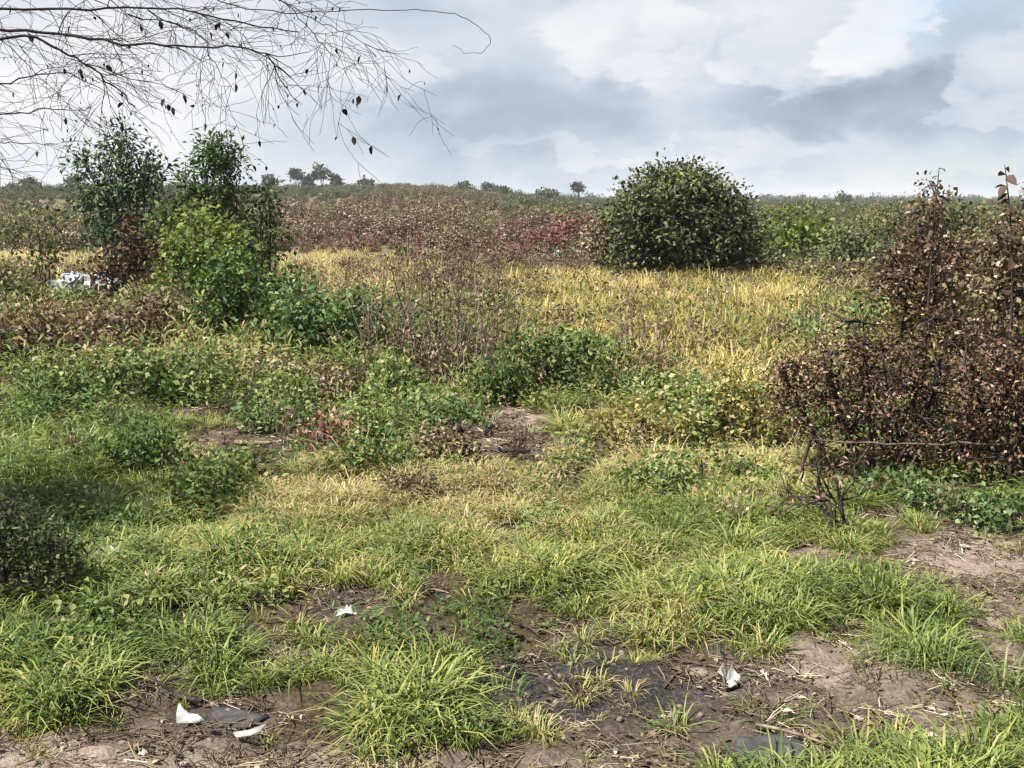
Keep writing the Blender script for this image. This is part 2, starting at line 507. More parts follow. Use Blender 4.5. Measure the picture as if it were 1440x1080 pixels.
def lumps(x, y):
    x = np.asarray(x, float); y = np.asarray(y, float)
    return (0.11 * (fbm(x * 6, y * 6, 4) - 0.5) + .03 * np.abs(fbm(x * 13 + 3, y * 13, 2) - .5)) * sstep(np.hypot(x, y), 14, 9)


gx = axis(-5.5, 5.5, 0.045, -1500, 1500)
gy = axis(3.2, 11.0, 0.045, -40, 1700)
XX, YY = np.meshgrid(gx, gy)
ZZ = ground_z(XX, YY)
fx_, fy_ = XX.ravel(), YY.ravel()
zz0 = ZZ.ravel()
gpx, gpy = project(fx_, np.maximum(fy_, 0.5), zz0)
dist0 = np.hypot(fx_, fy_)
near_w = sstep(dist0, 26, 16)
# small lumps of earth where it is bare
lump = lumps(fx_, fy_)
zfin = zz0 + lump
mb = MB()
nxg, nyg = len(gx), len(gy)
ii = (np.arange(nyg - 1)[:, None] * nxg + np.arange(nxg - 1)[None]).ravel()
mb.add(np.stack([fx_, fy_, zfin], 1), np.stack([ii, ii + 1, ii + 1 + nxg, ii + nxg], 1))


def ground_mat():
    m = bpy.data.materials.new('earth'); m.use_nodes = True
    T = NT(m.node_tree); T.n.clear()
    pos = T.node('ShaderNodeNewGeometry').outputs['Position']
    n1 = T.noise(pos, 1.3, 6, .6); n2 = T.noise(pos, 9.0, 6, .65); n3 = T.noise(pos, 46.0, 4, .7)
    c = T.mix(T.step(n2, .3, .7), (0.048, 0.037, 0.028), (0.108, 0.083, 0.063))
    c = T.mix(T.step(n3, .48, .72, 0, .7), c, (0.20, 0.16, 0.128))
    c = T.mix(T.step(n3, .46, .28, 0, .65), c, (0.048, 0.036, 0.03))
    pale = T.node('ShaderNodeAttribute', attribute_name='pale').outputs['Fac']
    pc = T.mix(T.step(n2, .3, .7), (0.185, 0.143, 0.115), (0.300, 0.240, 0.198))
    pc = T.mix(T.step(n3, .50, .32, 0, .7), pc, (0.055, 0.042, 0.035))
    c = T.mix(T.math('MULTIPLY', pale, T.step(n1, .2, .5, .6, 1.0)), c, pc)
    ch = T.node('ShaderNodeAttribute', attribute_name='char').outputs['Fac']
    cc = T.mix(T.step(n3, .4, .7), (0.016, 0.015, 0.015), (0.062, 0.056, 0.055))
    c = T.mix(T.math('MULTIPLY', ch, T.step(n2, .28, .55, .5, 1.0)), c, cc)
    thatch_shade = T.node('ShaderNodeAttribute', attribute_name='thatch_shade').outputs['Fac']
    c = T.mix(thatch_shade, c, T.mix(T.step(n3, .4, .65), (0.030, 0.024, 0.015), (0.085, 0.062, 0.036)))  # dead thatch, with the shade between blades put into its dark colour
    far = T.node('ShaderNodeAttribute', attribute_name='far').outputs['Fac']
    fc = T.mix(T.step(T.noise(pos, .05, 5), .35, .65), (0.085, 0.080, 0.042), (0.135, 0.105, 0.066))
    c = T.mix(far, c, fc)
    p = T.node('ShaderNodeBsdfPrincipled'); T.l.new(c, p.inputs['Base Color'])
    p.inputs['Roughness'].default_value = .95; p.inputs['Specular IOR Level'].default_value = .1
    b = T.node('ShaderNodeBump'); b.inputs['Strength'].default_value = 1.0; b.inputs['Distance'].default_value = .04
    T.l.new(T.math('ADD', n2, T.math('MULTIPLY', n3, .5)), b.inputs['Height']); T.l.new(b.outputs[0], p.inputs['Normal'])
    out = T.node('ShaderNodeOutputMaterial'); T.l.new(p.outputs[0], out.inputs[0])
    return m


gme = mb.mesh('ground', ground_mat(), True)
for nm, arr in (('pale', patches(PALE, gpx, gpy) * near_w), ('char', patches(CHAR, gpx, gpy) * near_w), ('far', sstep(dist0, 22, 45)), ('thatch_shade', .9 * (1 - bare_at(gpx, gpy, fx_, fy_)))):
    a = gme.attributes.new(nm, 'FLOAT', 'POINT'); a.data.foreach_set('value', np.clip(arr, 0, 1).astype(np.float32))
ground = tag(obj('ground', gme), 'rough earth of the scrubland with bare brown and burnt patches', 'ground', kind='structure')


def gz(x, y):
    """finished ground height including the lumps"""
    return ground_z(x, y) + lumps(x, y)


# ------------------------------------------------------------------ scattering (uncountable ground cover only)
def scatter(name, P, rot, scl, idx, hue, protos, label, cat):
    me = bpy.data.meshes.new(name)
    n = len(P)
    me.vertices.add(n); me.vertices.foreach_set('co', np.asarray(P, np.float32).ravel())
    for nm, typ, arr, key in (('rot', 'FLOAT_VECTOR', rot, 'vector'), ('scl', 'FLOAT', scl, 'value'), ('idx', 'INT', idx, 'value'), ('hue', 'FLOAT', hue, 'value')):
        a = me.attributes.new(nm, typ, 'POINT')
        a.data.foreach_set(key, np.asarray(arr, np.int32 if typ == 'INT' else np.float32).ravel())
    o = tag(obj(name, me), label, cat, kind='stuff')
    for p in protos[:1]:
        for mt in p.data.materials:
            me.materials.append(mt)
    ng = bpy.data.node_groups.new(name + '_scatter', 'GeometryNodeTree')
    ng.interface.new_socket('Geometry', in_out='INPUT', socket_type='NodeSocketGeometry')
    ng.interface.new_socket('Geometry', in_out='OUTPUT', socket_type='NodeSocketGeometry')
    gi = ng.nodes.new('NodeGroupInput'); go = ng.nodes.new('NodeGroupOutput')
    iop = ng.nodes.new('GeometryNodeInstanceOnPoints')
    jn = ng.nodes.new('GeometryNodeJoinGeometry')
    for p in protos:
        oi = ng.nodes.new('GeometryNodeObjectInfo'); oi.inputs['Object'].default_value = p
        g2 = ng.nodes.new('GeometryNodeGeometryToInstance')
        ng.links.new(oi.outputs['Geometry'], g2.inputs[0]); ng.links.new(g2.outputs[0], jn.inputs[0])

    def na(nm, typ):
        q = ng.nodes.new('GeometryNodeInputNamedAttribute'); q.data_type = typ; q.inputs[0].default_value = nm
        return q.outputs[0]
    ng.links.new(gi.outputs[0], iop.inputs['Points']); ng.links.new(jn.outputs[0], iop.inputs['Instance'])
    iop.inputs['Pick Instance'].default_value = True
    ng.links.new(na('idx', 'INT'), iop.inputs['Instance Index'])
    e2r = ng.nodes.new('FunctionNodeEulerToRotation')
    ng.links.new(na('rot', 'FLOAT_VECTOR'), e2r.inputs[0]); ng.links.new(e2r.outputs[0], iop.inputs['Rotation'])
    ng.links.new(na('scl', 'FLOAT'), iop.inputs['Scale'])
    ng.links.new(iop.outputs[0], go.inputs[0])
    md = o.modifiers.new('scatter', 'NODES'); md.node_group = ng
    return o


def proto(name, me):
    return bpy.data.objects.new(name, me)      # not linked: only the scatter reads it


def blade_arrays(mb_, n, spread, hmin, hmax, wid, lean, r_, tint=(0.2, 0.8), curl=.5, mat=0):
    th = r_.random(n) * 2 * math.pi; rad = spread * np.sqrt(r_.random(n))
    B = np.stack([np.cos(th) * rad, np.sin(th) * rad, np.full(n, -0.015)], 1)
    ph = th + (r_.random(n) - .5) * 1.6
    out = np.stack([np.cos(ph), np.sin(ph), np.zeros(n)], 1)
    hh = (hmin + (hmax - hmin) * r_.random(n))[:, None]
    ln = (lean * (0.25 + r_.random(n)))[:, None]
    sd = np.stack([-np.sin(ph), np.cos(ph), np.zeros(n)], 1) * (wid * (0.6 + .8 * r_.random(n)))[:, None]
    up = np.array([[0, 0, 1.0]])
    p1 = B + out * hh * ln * .35 + up * hh * .55
    p2 = B + out * hh * ln * (.8 + curl * .3) + up * hh * (.95 - .25 * curl * ln)
    p3 = B + out * hh * ln * (1.1 + curl) + up * hh * (1.02 - .75 * curl * ln)
    V = np.stack([B - sd * .5, B + sd * .5, p1 - sd * .5, p1 + sd * .5, p2 - sd * .35, p2 + sd * .35, p3], 1)
    b = (np.arange(n) * 7)[:, None]
    tt = tint[0] + (tint[1] - tint[0]) * r_.random(n)
    nv = mb_.nv
    mb_.add(V.reshape(-1, 3), np.concatenate([b + np.array([[0, 1, 3, 2]]), b + np.array([[2, 3, 5, 4]])]), np.repeat(tt, 7), mat)
    t3 = b + np.array([[4, 5, 6]])
    mb_.f.append((t3 + nv).astype(np.int32).ravel()); mb_.sz.append(np.full(n, 3, np.int32)); mb_.m.append(np.full(n, mat, np.int32))


def unit(r_, n):
    d = r_.normal(size=(n, 3)); return d / np.linalg.norm(d, axis=1, keepdims=True)


# ---- prototypes for the ground cover
rp = np.random.default_rng(5)
grass_p = []
for i in range(5):
    q = MB(); blade_arrays(q, 24 + 5 * i, .065, .03, .095 + .014 * i, .0070, 1.1, rp, tint=(0, 1)); grass_p.append(proto('grass_tuft', q.mesh('grass_tuft', M['grass_blade'])))
tall_p = []
for i in range(4):
    q = MB(); blade_arrays(q, 20, .08, .07, .19, .0068, .8, rp, curl=.7, tint=(0, 1)); tall_p.append(proto('tall_tuft', q.mesh('tall_tuft', M['grass_blade'])))
dry_p = []
for i in range(4):
    q = MB(); blade_arrays(q, 26, .20, .22, .62, .020, .6, rp, curl=.8, tint=(0, 1)); dry_p.append(proto('dry_tuft', q.mesh('dry_tuft', M['dry_blade'])))
weed_p = []
for i in range(4):
    q = MB(); n = 42
    P = np.stack([rp.normal(0, .08, n), rp.normal(0, .08, n), rp.random(n) * (.12 + .06 * i) + .01], 1)
    D = unit(rp, n); D[:, 2] = np.abs(D[:, 2]) * .5 + .1
    D[:, :2] += P[:, :2] * 6
    q.leaves(P, D, unit(rp, n) * .4 + np.array([[0, 0, 1]]), (.045 + .04 * rp.random(n)) * (1.15 if i % 2 else .8), (.024 + .018 * rp.random(n)) * (.5 if i % 2 else .95), rp.random(n), fine=True)
    for s in range(6):
        q.tube([[0, 0, -.01], P[s] * .6, P[s]], .0025, 3, .2)
    weed_p.append(proto('weed', q.mesh('weed', M['weed_inst'])))
straw_p = []
for i in range(4):
    q = MB(); n = 12
    for s in range(n):
        a = rp.random() * 2 * math.pi; L = .04 + .14 * rp.random()
        c = np.array([rp.normal(0, .05), rp.normal(0, .05), .004 + .015 * rp.random()])
        d = np.array([math.cos(a), math.sin(a), rp.normal(0, .12)]) * L / 2
        k = np.array([rp.normal(0, .01), rp.normal(0, .01), .006])
        q.tube([c - d, c + k, c + d], .0016 + .0016 * rp.random(), 3, rp.random(), cap=False)
    m_ = 7
    P = np.stack([rp.normal(0, .06, m_), rp.normal(0, .06, m_), .006 + .012 * rp.random(m_)], 1)
    D = unit(rp, m_); D[:, 2] *= .2
    q.leaves(P, D, unit(rp, m_) * .5 + np.array([[0, 0, 1]]), .03 + .03 * rp.random(m_), .014 + .012 * rp.random(m_), rp.random(m_))
    straw_p.append(proto('straw', q.mesh('straw', M['straw'])))
brush_p = []
for i in range(4):
    q = MB(); n = 90
    for s in range(14):
        a = rp.random() * 2 * math.pi; e = np.array([math.cos(a) * .25 * rp.random(), math.sin(a) * .25 * rp.random(), .2 + .45 * rp.random()])
        q.tube([[0, 0, -.02], e * .5 + rp.normal(0, .03, 3), e], [.006, .004, .002], 3, rp.random() * .6, cap=False)
    P = np.stack([rp.normal(0, .15, n), rp.normal(0, .15, n), rp.random(n) * .5], 1)
    q.leaves(P, unit(rp, n), unit(rp, n), .05 + .04 * rp.random(n), .024 + .02 * rp.random(n), rp.random(n))
    brush_p.append(proto('brush', q.mesh('brush', M['brown_inst'])))
scrub_p = []
for i in range(5):
    q = MB(); n = 300
    for s in range(7):
        a = rp.random() * 6.28; e = np.array([math.cos(a) * .5 * rp.random(), math.sin(a) * .5 * rp.random(), .5 + .5 * rp.random()])
        q.tube([[0, 0, -.1], e * .5, e], [.03, .02, .008], 3, .3, cap=False)
    d = unit(rp, n); d[:, 2] = np.abs(d[:, 2])
    rr = (rp.random(n) ** .5)[:, None] * (.75 + .35 * rp.random((n, 1)))
    P = d * rr * np.array([[.65, .65, .95]]) + np.array([[0, 0, .08]])
    q.leaves(P, unit(rp, n), unit(rp, n), .11 + .09 * rp.random(n), .06 + .06 * rp.random(n), np.clip(rp.random(n), 0, 1))
    scrub_p.append(proto('scrub', q.mesh('scrub', M['scrub_inst'])))


def sample(n, y0, y1, spread=.62, power=1.0):
    """points on the ground, evenly per area between two distances, inside a fan wider than the view"""
    y = np.sqrt(y0 ** 2 + (y1 ** 2 - y0 ** 2) * rng.random(n) ** power)
    x = (rng.random(n) * 2 - 1) * spread * (y + 1.0)
    return x, y


def place(x, y, sc, proto_n, tilt=.15):
    n = len(x)
    P = np.stack([x, y, gz(x, y)], 1)
    rot = np.stack([rng.normal(0, tilt, n), rng.normal(0, tilt, n), rng.random(n) * 6.283], 1)
    return P, rot, sc, rng.integers(0, proto_n, n)


def pixels(x, y):
    return project(x, y, gz(x, y))


# 1 short grass
x1, y1 = sample(26000, 3.2, 9.5, power=.9); x2, y2 = sample(34000, 9.5, 24)
x = np.concatenate([x1, x2]); y = np.concatenate([y1, y2])
px, py = pixels(x, y)
cl = fbm(x * 2.4 + 8, y * 2.4 + 3, 3)
dens = (.55 + 2.9 * (cl - .5) + .7 * (fbm(x * .7, y * .7, 2) - .5)) * (1 - .90 * bare_at(px, py, x, y))
dens = np.where(py < 620, dens * (.2 + .8 * sstep(fbm(x * .8 + 40, y * .8, 3), .4, .62)), dens)
keep = (rng.random(len(x)) < dens) & ~((py < 530) & (px > 680) & (px < 1120))
x, y, px, py = x[keep], y[keep], px[keep], py[keep]
hue = .45 + patch_sum(YELLOW, px, py) - patch_sum(GREEN, px, py) + .5 * (fbm(x * .9 + 7, y * .9, 3) - .5) + rng.normal(0, .09, len(x)) - .02 * sstep(py, 820, 960)
hue = hue + .35 * np.clip(patches(BARE, px, py), 0, .6)
sc = (.6 + .7 * rng.random(len(x))) * (.35 + 1.5 * np.clip(fbm(x * 2.4 + 8, y * 2.4 + 3, 3) - .12, 0, 1)) * (1 + .35 * sstep(y, 9, 18)) * (1 - .45 * bare_at(px, py, x, y))
P, rot, sc, idx = place(x, y, sc, len(grass_p))
scatter('grass', P, rot, sc, idx, np.clip(hue, 0.02, .98), grass_p, 'short yellow green grass covering the field in uneven tufts', 'grass')
# 2 longer grass standing in it
x, y = sample(5200, 3.4, 20)
px, py = pixels(x, y)
dens = .10 + 2.2 * (fbm(x * 1.5 + 55, y * .9, 3) - .5) + 1.2 * patch_sum(GREEN, px, py) - 1.0 * bare_at(px, py, x, y)
keep = (rng.random(len(x)) < dens) & (py > 540)
x, y, px, py = x[keep], y[keep], px[keep], py[keep]
hue = np.minimum(.42 + .8 * patch_sum(YELLOW, px, py) - .7 * patch_sum(GREEN, px, py) + rng.normal(0, .1, len(x)), .66)
P, rot, sc, idx = place(x, y, .55 + .55 * rng.random(len(x)), len(tall_p))
scatter('long_grass', P, rot, sc, idx, np.clip(hue, .02, .98), tall_p, 'longer green grass blades standing up out of the short grass', 'grass')
# 3 broad leaved low weeds
x, y = sample(15000, 4.2, 24)
px, py = pixels(x, y)
dens = .19 + 2.4 * (fbm(x * 1.1 + 15, y * 1.1 + 33, 3) - .5) + .28 * sstep(py, 720, 600) - .9 * bare_at(px, py, x, y)
keep = (rng.random(len(x)) < dens) & ~((py < 520) & (px > 680) & (px < 1120) & (rng.random(len(x)) < .75)) & ~((np.abs(px - 122) < 60) & (py > 396) & (py < 450))
x, y, px, py = x[keep], y[keep], px[keep], py[keep]
hue = .52 + .15 * sstep(py, 640, 540) + .7 * patch_sum(YELLOW, px, py) - .3 * patch_sum(GREEN, px, py) + .9 * (fbm(x * .6, y * .6 + 70, 3) - .5) + rng.normal(0, .13, len(x))
P, rot, sc, idx = place(x, y, (.45 + .55 * rng.random(len(x))) * (1 + 1.1 * sstep(y, 7, 16)), len(weed_p))
scatter('weeds', P, rot, sc, idx, np.clip(hue, .02, .98), weed_p, 'low broad leaved weeds growing among the grass', 'weeds')
# 4 straw and dead leaves on the earth
x, y = sample(11000, 3.2, 12)
px, py = pixels(x, y)
keep = rng.random(len(x)) < .6 * (.2 + .8 * bare_at(px, py, x, y)) * (.35 + 1.1 * fbm(x * 2, y * 2 + 9, 2)) * (1 - .55 * np.clip(patches(CHAR, px, py), 0, 1))
x, y, px, py = x[keep], y[keep], px[keep], py[keep]
P, rot, sc, idx = place(x, y, .6 + .6 * rng.random(len(x)), len(straw_p), .06)
scatter('straw', P, rot, sc, idx, np.clip(rng.normal(.45, .2, len(x)), .02, .98), straw_p, 'dry straw and dead leaves lying on the bare earth', 'straw')
# 5 dry yellow grass of the middle distance
x, y = sample(14000, 11.0, 46)
px, py = pixels(x, y)
wn = fbm(x * .35 + 11, y * .35 + 6, 3)
zone = np.maximum.reduce([
    sstep(px + 120 * (wn - .5), 640, 760) * sstep(px, 1180, 1110) * sstep(py + 30 * (wn - .5), 390, 408) * sstep(py + 90 * (wn - .5), 560, 470),
    .7 * sstep(px, 1200, 1260) * sstep(px, 1500, 1440) * sstep(py, 400, 420) * sstep(py, 545, 500),
    1.1 * sstep(px, 930, 1000) * sstep(px, 1140, 1080) * sstep(py, 440, 460) * sstep(py, 680, 600),
    .27 * sstep(px, 370, 400) * sstep(px + 150 * (wn - .5), 660, 560) * sstep(py, 350, 362) * sstep(py, 440, 405),
    .5 * sstep(px, 190, 170) * sstep(py, 345, 356) * sstep(py, 410, 372),
    .7 * sstep(px, 1440, 1500) * sstep(py, 380, 400) * sstep(py, 560, 500),
    .6 * sstep(px, -30, -120) * sstep(py, 350, 380) * sstep(py, 560, 470)])
keep = rng.random(len(x)) < zone * (.12 + 1.45 * fbm(x * .6 + 3, y * .6 + 21, 3)) * np.where((np.abs(px - 122) < 60) & (py > 396) & (py < 450), .12, 1)
x, y, px, py = x[keep], y[keep], px[keep], py[keep]
hue = .53 + 1.1 * (fbm(x * .5 + 60, y * .5, 3) - .5) + .4 * sstep(px, 700, 560) + rng.normal(0, .08, len(x))
P, rot, sc, idx = place(x, y, (.62 + .5 * rng.random(len(x))), len(dry_p), .1)
scatter('dry_grass', P, rot, sc, idx, np.clip(hue, .02, .98), dry_p, 'tall dry yellow grass in front of the round tree', 'grass')
# 6 brown dead brush
x, y = sample(11000, 6.5, 40)
px, py = pixels(x, y)
zone = np.maximum.reduce([
    .9 * sstep(px, 260, 150) * sstep(py, 385, 410) * sstep(py, 530, 495),
    .5 * sstep(px, 500, 560) * sstep(px, 760, 690) * sstep(py, 370, 390) * sstep(py, 590, 545),
    .55 * sstep(px, 180, 260) * sstep(px, 420, 340) * sstep(py, 440, 460) * sstep(py, 560, 500),
    .75 * sstep(px, 1150, 1230) * sstep(py, 440, 480) * sstep(py, 690, 640),
    .5 * sstep(px, 1030, 1090) * sstep(py, 380, 392) * sstep(py, 430, 405),
    .5 * sstep(px, 280, 320) * sstep(px, 430, 380) * sstep(py, 600, 620) * sstep(py, 680, 650),
    .35 * sstep(py, 520, 480), .26 * sstep(py, 700, 600), .10 * sstep(py, 860, 760)])
keep = (rng.random(len(x)) < zone * (.1 + 1.1 * fbm(x * .6 + 31, y * .6 + 2, 3))) & ~((np.abs(px - 122) < 60) & (py > 396) & (py < 450))
x, y, px, py = x[keep], y[keep], px[keep], py[keep]
P, rot, sc, idx = place(x, y, (.35 + .5 * rng.random(len(x))) * (.8 + .6 * sstep(y, 9, 16)), len(brush_p), .2)
scatter('dead_brush', P, rot, sc, idx, np.clip(rng.normal(.5, .2, len(x)), .02, .98), brush_p, 'brown dead brush tangled between the bushes', 'brush')
# 7 clods and pebbles
clod_p = []
for i in range(3):
    q = MB(); u = unit(rp, 1)
    bpyv = []
    ph = (1 + 5 ** .5) / 2
    ico = np.array([(-1, ph, 0), (1, ph, 0), (-1, -ph, 0), (1, -ph, 0), (0, -1, ph), (0, 1, ph), (0, -1, -ph), (0, 1, -ph), (ph, 0, -1), (ph, 0, 1), (-ph, 0, -1), (-ph, 0, 1)]) / 1.9
    fc = np.array([(0, 11, 5), (0, 5, 1), (0, 1, 7), (0, 7, 10), (0, 10, 11), (1, 5, 9), (5, 11, 4), (11, 10, 2), (10, 7, 6), (7, 1, 8), (3, 9, 4), (3, 4, 2), (3, 2, 6), (3, 6, 8), (3, 8, 9), (4, 9, 5), (2, 4, 11), (6, 2, 10), (8, 6, 7), (9, 8, 1)])
    q.add(ico * (.75 + .5 * rp.random((12, 1))) * np.array([[1, .8, .6]]), fc)
    clod_p.append(proto('clod', q.mesh('clod', M['clod'])))
x, y = sample(12000, 3.2, 10)
px, py = pixels(x, y)
keep = rng.random(len(x)) < bare_at(px, py, x, y) * (.2 + fbm(x * 2.5, y * 2.5, 2))
x, y = x[keep], y[keep]
P, rot, sc, idx = place(x, y, .004 + .024 * rng.random(len(x)) ** 4, 3, 1.0)
scatter('earth_clods', P, rot, sc, idx, rng.random(len(x)), clod_p, 'small clods and pebbles on the bare earth', 'clods')

# ------------------------------------------------------------------ far scrub and tree line
# countless far bushes: one mass
x, y = sample(30000, 70, 620, .56, .8)
px, py = pixels(x, y)
az = x / y
dens = .35 + .9 * (fbm(x * .03, y * .03, 3) - .3)
keep = rng.random(len(x)) < dens
x, y, az = x[keep], y[keep], az[keep]
hue = .22 + .40 * sstep(az, .12, -.05) * sstep(y, 260, 90) + .55 * (fbm(x * .02 + 4, y * .02, 3) - .5) + .22 * sstep(az, -.20, -.08) * sstep(az, .02, -.05) + rng.normal(0, .07, len(x))
sc = (.9 + 1.1 * rng.random(len(x)) ** 2) * (1 + sstep(y, 150, 500) * .9)
P, rot, sc, idx = place(x, y, sc, len(scrub_p))
scatter('far_scrub', P, rot, sc, idx, np.clip(hue, .03, .97), scrub_p, 'far scrub spreading up the low rise to the skyline', 'scrub')
# low undergrowth between the scrub bushes of the middle distance
x, y = sample(9000, 36, 125, .6)
px, py = pixels(x, y)
keep = (rng.random(len(x)) < .25 + .9 * fbm(x * .12 + 5, y * .12, 3)) & ~((y < 50) & ((px < 190) | ((px > 370) & (px < 560))))
x, y, px = x[keep], y[keep], px[keep]
hue = .42 + .34 * sstep(px, 330, 480) * sstep(px, 1000, 850) + .7 * (fbm(x * .15, y * .15 + 7, 3) - .5) + rng.normal(0, .13, len(x)) - .14 * sstep(px, 1000, 1080)
P, rot, sc, idx = place(x, y, .35 + .55 * rng.random(len(x)), len(scrub_p))
scatter('undergrowth', P, rot, sc, idx, np.clip(hue, .03, .97), scrub_p, 'low dry undergrowth between the scrub bushes beyond the field', 'undergrowth')
# far wood on the flat horizon
x, y = sample(5200, 640, 1500, .56)
keep = rng.random(len(x)) < .45 + .8 * (fbm(x * .008, y * .008, 3) - .4)
x, y = x[keep], y[keep]
P, rot, sc, idx = place(x, y, 4.0 + 4.5 * rng.random(len(x)), len(scrub_p))
scatter('far_wood', P, rot, sc, idx, np.clip(rng.normal(.08, .05, len(x)), .02, .3), scrub_p, 'dark line of far woodland along the horizon', 'woodland')


# ------------------------------------------------------------------ bush builder
def curve(a, b, r_, sag=0.0, n=5, wob=.08):
    t = np.linspace(0, 1, n)[:, None]
    L = np.linalg.norm(b - a)
    mid = (a + b) / 2 + r_.normal(0, wob * L, 3) + np.array([0, 0, sag * L])
    return (1 - t) ** 2 * a + 2 * t * (1 - t) * mid + t ** 2 * b


def make_plant(w, d, h, lobes, ncl, nlf, leaf, clump, seed, leaf_mat, stem_mat, stems=5, stem_r=.03, fine=False, droop=.0, edge=.55, base_r=.12, twig=True, tint=(.5, .24), aspect=.62, single=False, ragged=0.0, twig_k=.28):
    """crown of leaf clumps filling a union of ellipsoids (units of width / height), carried by stems and twigs.
    lobes: (cx, cz, rx, rz, weight) with cx in widths, cz in heights"""
    r_ = np.random.default_rng(seed)
    wts = np.array([l[4] for l in lobes], float); wts /= wts.sum()
    which = r_.choice(len(lobes), ncl, p=wts)
    L = np.array([l[:4] for l in lobes])[which]
    u = unit(r_, ncl)
    rad = (r_.random(ncl) ** (1 - edge))[:, None] * (.80 + .16 * r_.random((ncl, 1)) + ragged * np.abs(r_.normal(0, 1, (ncl, 1))) - ragged * .5)
    C = np.empty((ncl, 3))
    C[:, 0] = (L[:, 0] + u[:, 0] * rad[:, 0] * L[:, 2]) * w
    C[:, 1] = u[:, 1] * rad[:, 0] * L[:, 2] * d + r_.normal(0, .05 * d, ncl)
    C[:, 2] = (L[:, 1] + u[:, 2] * rad[:, 0] * L[:, 3]) * h
    C[:, 2] = np.maximum(C[:, 2], .03 * h + .04 * r_.random(ncl) * h)
    # stems
    sb = MB()
    ends = []
    for s in range(stems):
        l = lobes[s % len(lobes)]
        e = np.array([(l[0] + r_.normal(0, .35) * l[2]) * w, r_.normal(0, .3) * l[2] * d, (l[1] + l[3] * (.2 + .5 * r_.random())) * h])
        b0 = np.array([0 if single else r_.normal(0, base_r * w * .5), 0 if single else r_.normal(0, base_r * d * .5), -.06])
        if not single:
            b0[0] += .45 * l[0] * w
        c = curve(b0, e, r_, .08, 7, .09)
        sb.tube(c, np.linspace(stem_r, stem_r * .3, 7), 6, r_.random())
        ends.append(c)
    allp = np.concatenate([c[2:] for c in ends])
    if twig:
        for k in range(ncl):
            j = np.argmin(((allp - C[k]) ** 2).sum(1) + r_.random(len(allp)) * (.15 * w) ** 2)
            c = curve(allp[j], C[k], r_, .05, 4, .12)
            sb.tube(c, np.linspace(stem_r * twig_k, stem_r * .08, 4), 3, r_.random(), cap=False)
    lb = MB()
    n = ncl * nlf
    ci = np.repeat(np.arange(ncl), nlf)
    off = r_.normal(size=(n, 3)) * clump * np.array([[1, 1, .8]])
    P = C[ci] + off
    P[:, 2] = np.maximum(P[:, 2], .02)
    D = off / (np.linalg.norm(off, axis=1, keepdims=True) + 1e-6) + unit(r_, n) * .7
    D[:, 2] -= droop
    cen = np.array([0, 0, h * .35])
    outw_ = P - cen; outw_ /= np.linalg.norm(outw_, axis=1, keepdims=True) + 1e-6
    N = outw_ * .5 + unit(r_, n) * .8 + np.array([[0, 0, .5]])
    cl_t = r_.normal(0, tint[1] * .85, ncl)
    tt = np.clip(tint[0] + cl_t[ci] + r_.normal(0, tint[1], n), 0, 1)
    ls = leaf * (.65 + .7 * r_.random(n))
    lb.leaves(P - D / (np.linalg.norm(D, axis=1, keepdims=True)) * ls[:, None] * .4, D, N, ls, ls * aspect * (.75 + .5 * r_.random(n)), tt, fine=fine)
    return sb.mesh('trunk', stem_mat, True), lb.mesh('crown', leaf_mat)


DOME = [(0, .45, .47, .52, 3), (-.22, .35, .28, .38, 1), (.24, .36, .26, .36, 1)]
SPREAD = [(-.25, .35, .26, .36, 1), (.02, .5, .3, .48, 1.3), (.28, .38, .24, .4, 1)]
TALL = [(0, .35, .46, .34, 1.6), (-.08, .62, .34, .3, 1.2), (.05, .85, .2, .16, .5)]
LOW = [(-.3, .4, .22, .5, 1), (0, .5, .3, .5, 1.4), (.3, .4, .22, .5, 1)]


def plant(name, label, cat, px, base, wpx, top, lobes, leaf_mat, seed, dens=1.0, leafpx=9.0, nlf=22, stem_mat='bark', parts=('trunk', 'crown'), depth=.8, group=None, dist=None, **kw):
    """a plant that stands where its foot is seen, as wide and tall as it is seen"""
    p = gnd(px, base) if dist is None else None
    if dist is not None:
        q = at(px, base, dist); p = Vector((q.x, q.y, float(ground_z(q.x, q.y))))
    dep = p.y * math.cos(PITCH) - (p.z - H) * math.sin(PITCH)
    m = dep / F
    w = wpx * m
    tz = at(px, top, p.y).z
    h = tz - p.z
    leaf = leafpx * m
    area = w * h
    ncl = int(max(14, dens * area / (leaf * 2.3) ** 2 * 2.1))
    ncl = min(ncl, 2000)
    st, cr = make_plant(w, w * depth, h, lobes, ncl, nlf, leaf, leaf * 1.55, seed, M[leaf_mat], M[stem_mat], stem_r=kw.pop('stem_r', max(.012, .011 * h + .004)), **kw)
    r = thing(name, label, cat, p, 0, group)
    obj(parts[0], st, r); obj(parts[1], cr, r)
    return r


# --- the round tree and its neighbours
plant('round_tree', 'large dark green round crowned tree standing alone in the field', 'tree', 952, 400, 232, 226,
      [(0, .50, .46, .50, 3), (-.24, .36, .25, .36, 1.2), (.27, .34, .24, .34, 1.2), (.02, .70, .34, .30, 1.3), (-.2, .62, .24, .26, .9), (.24, .58, .24, .26, .9), (-.06, .84, .2, .15, .4)], 'dark_leaf', 21, 2.2, 6.3, 26, edge=.72, tint=(.46, .27), stems=7, single=True, stem_r=.13, depth=.95)
plant('lime_bush', 'bright lime green bush just right of the round tree', 'bush', 1118, 374, 132, 294, DOME, 'lime_leaf', 22, .9, 8, 22)
plant('dusky_bush', 'dusky grey green bush right of the lime green bush', 'bush', 1196, 388, 110, 300, SPREAD, 'dark_leaf', 23, .7, 7, 18, tint=(.6, .25))
plant('olive_bush', 'low olive bush in front of the lime green bush', 'bush', 1078, 398, 120, 346, LOW, 'olive_leaf', 24, .8, 7, 18)
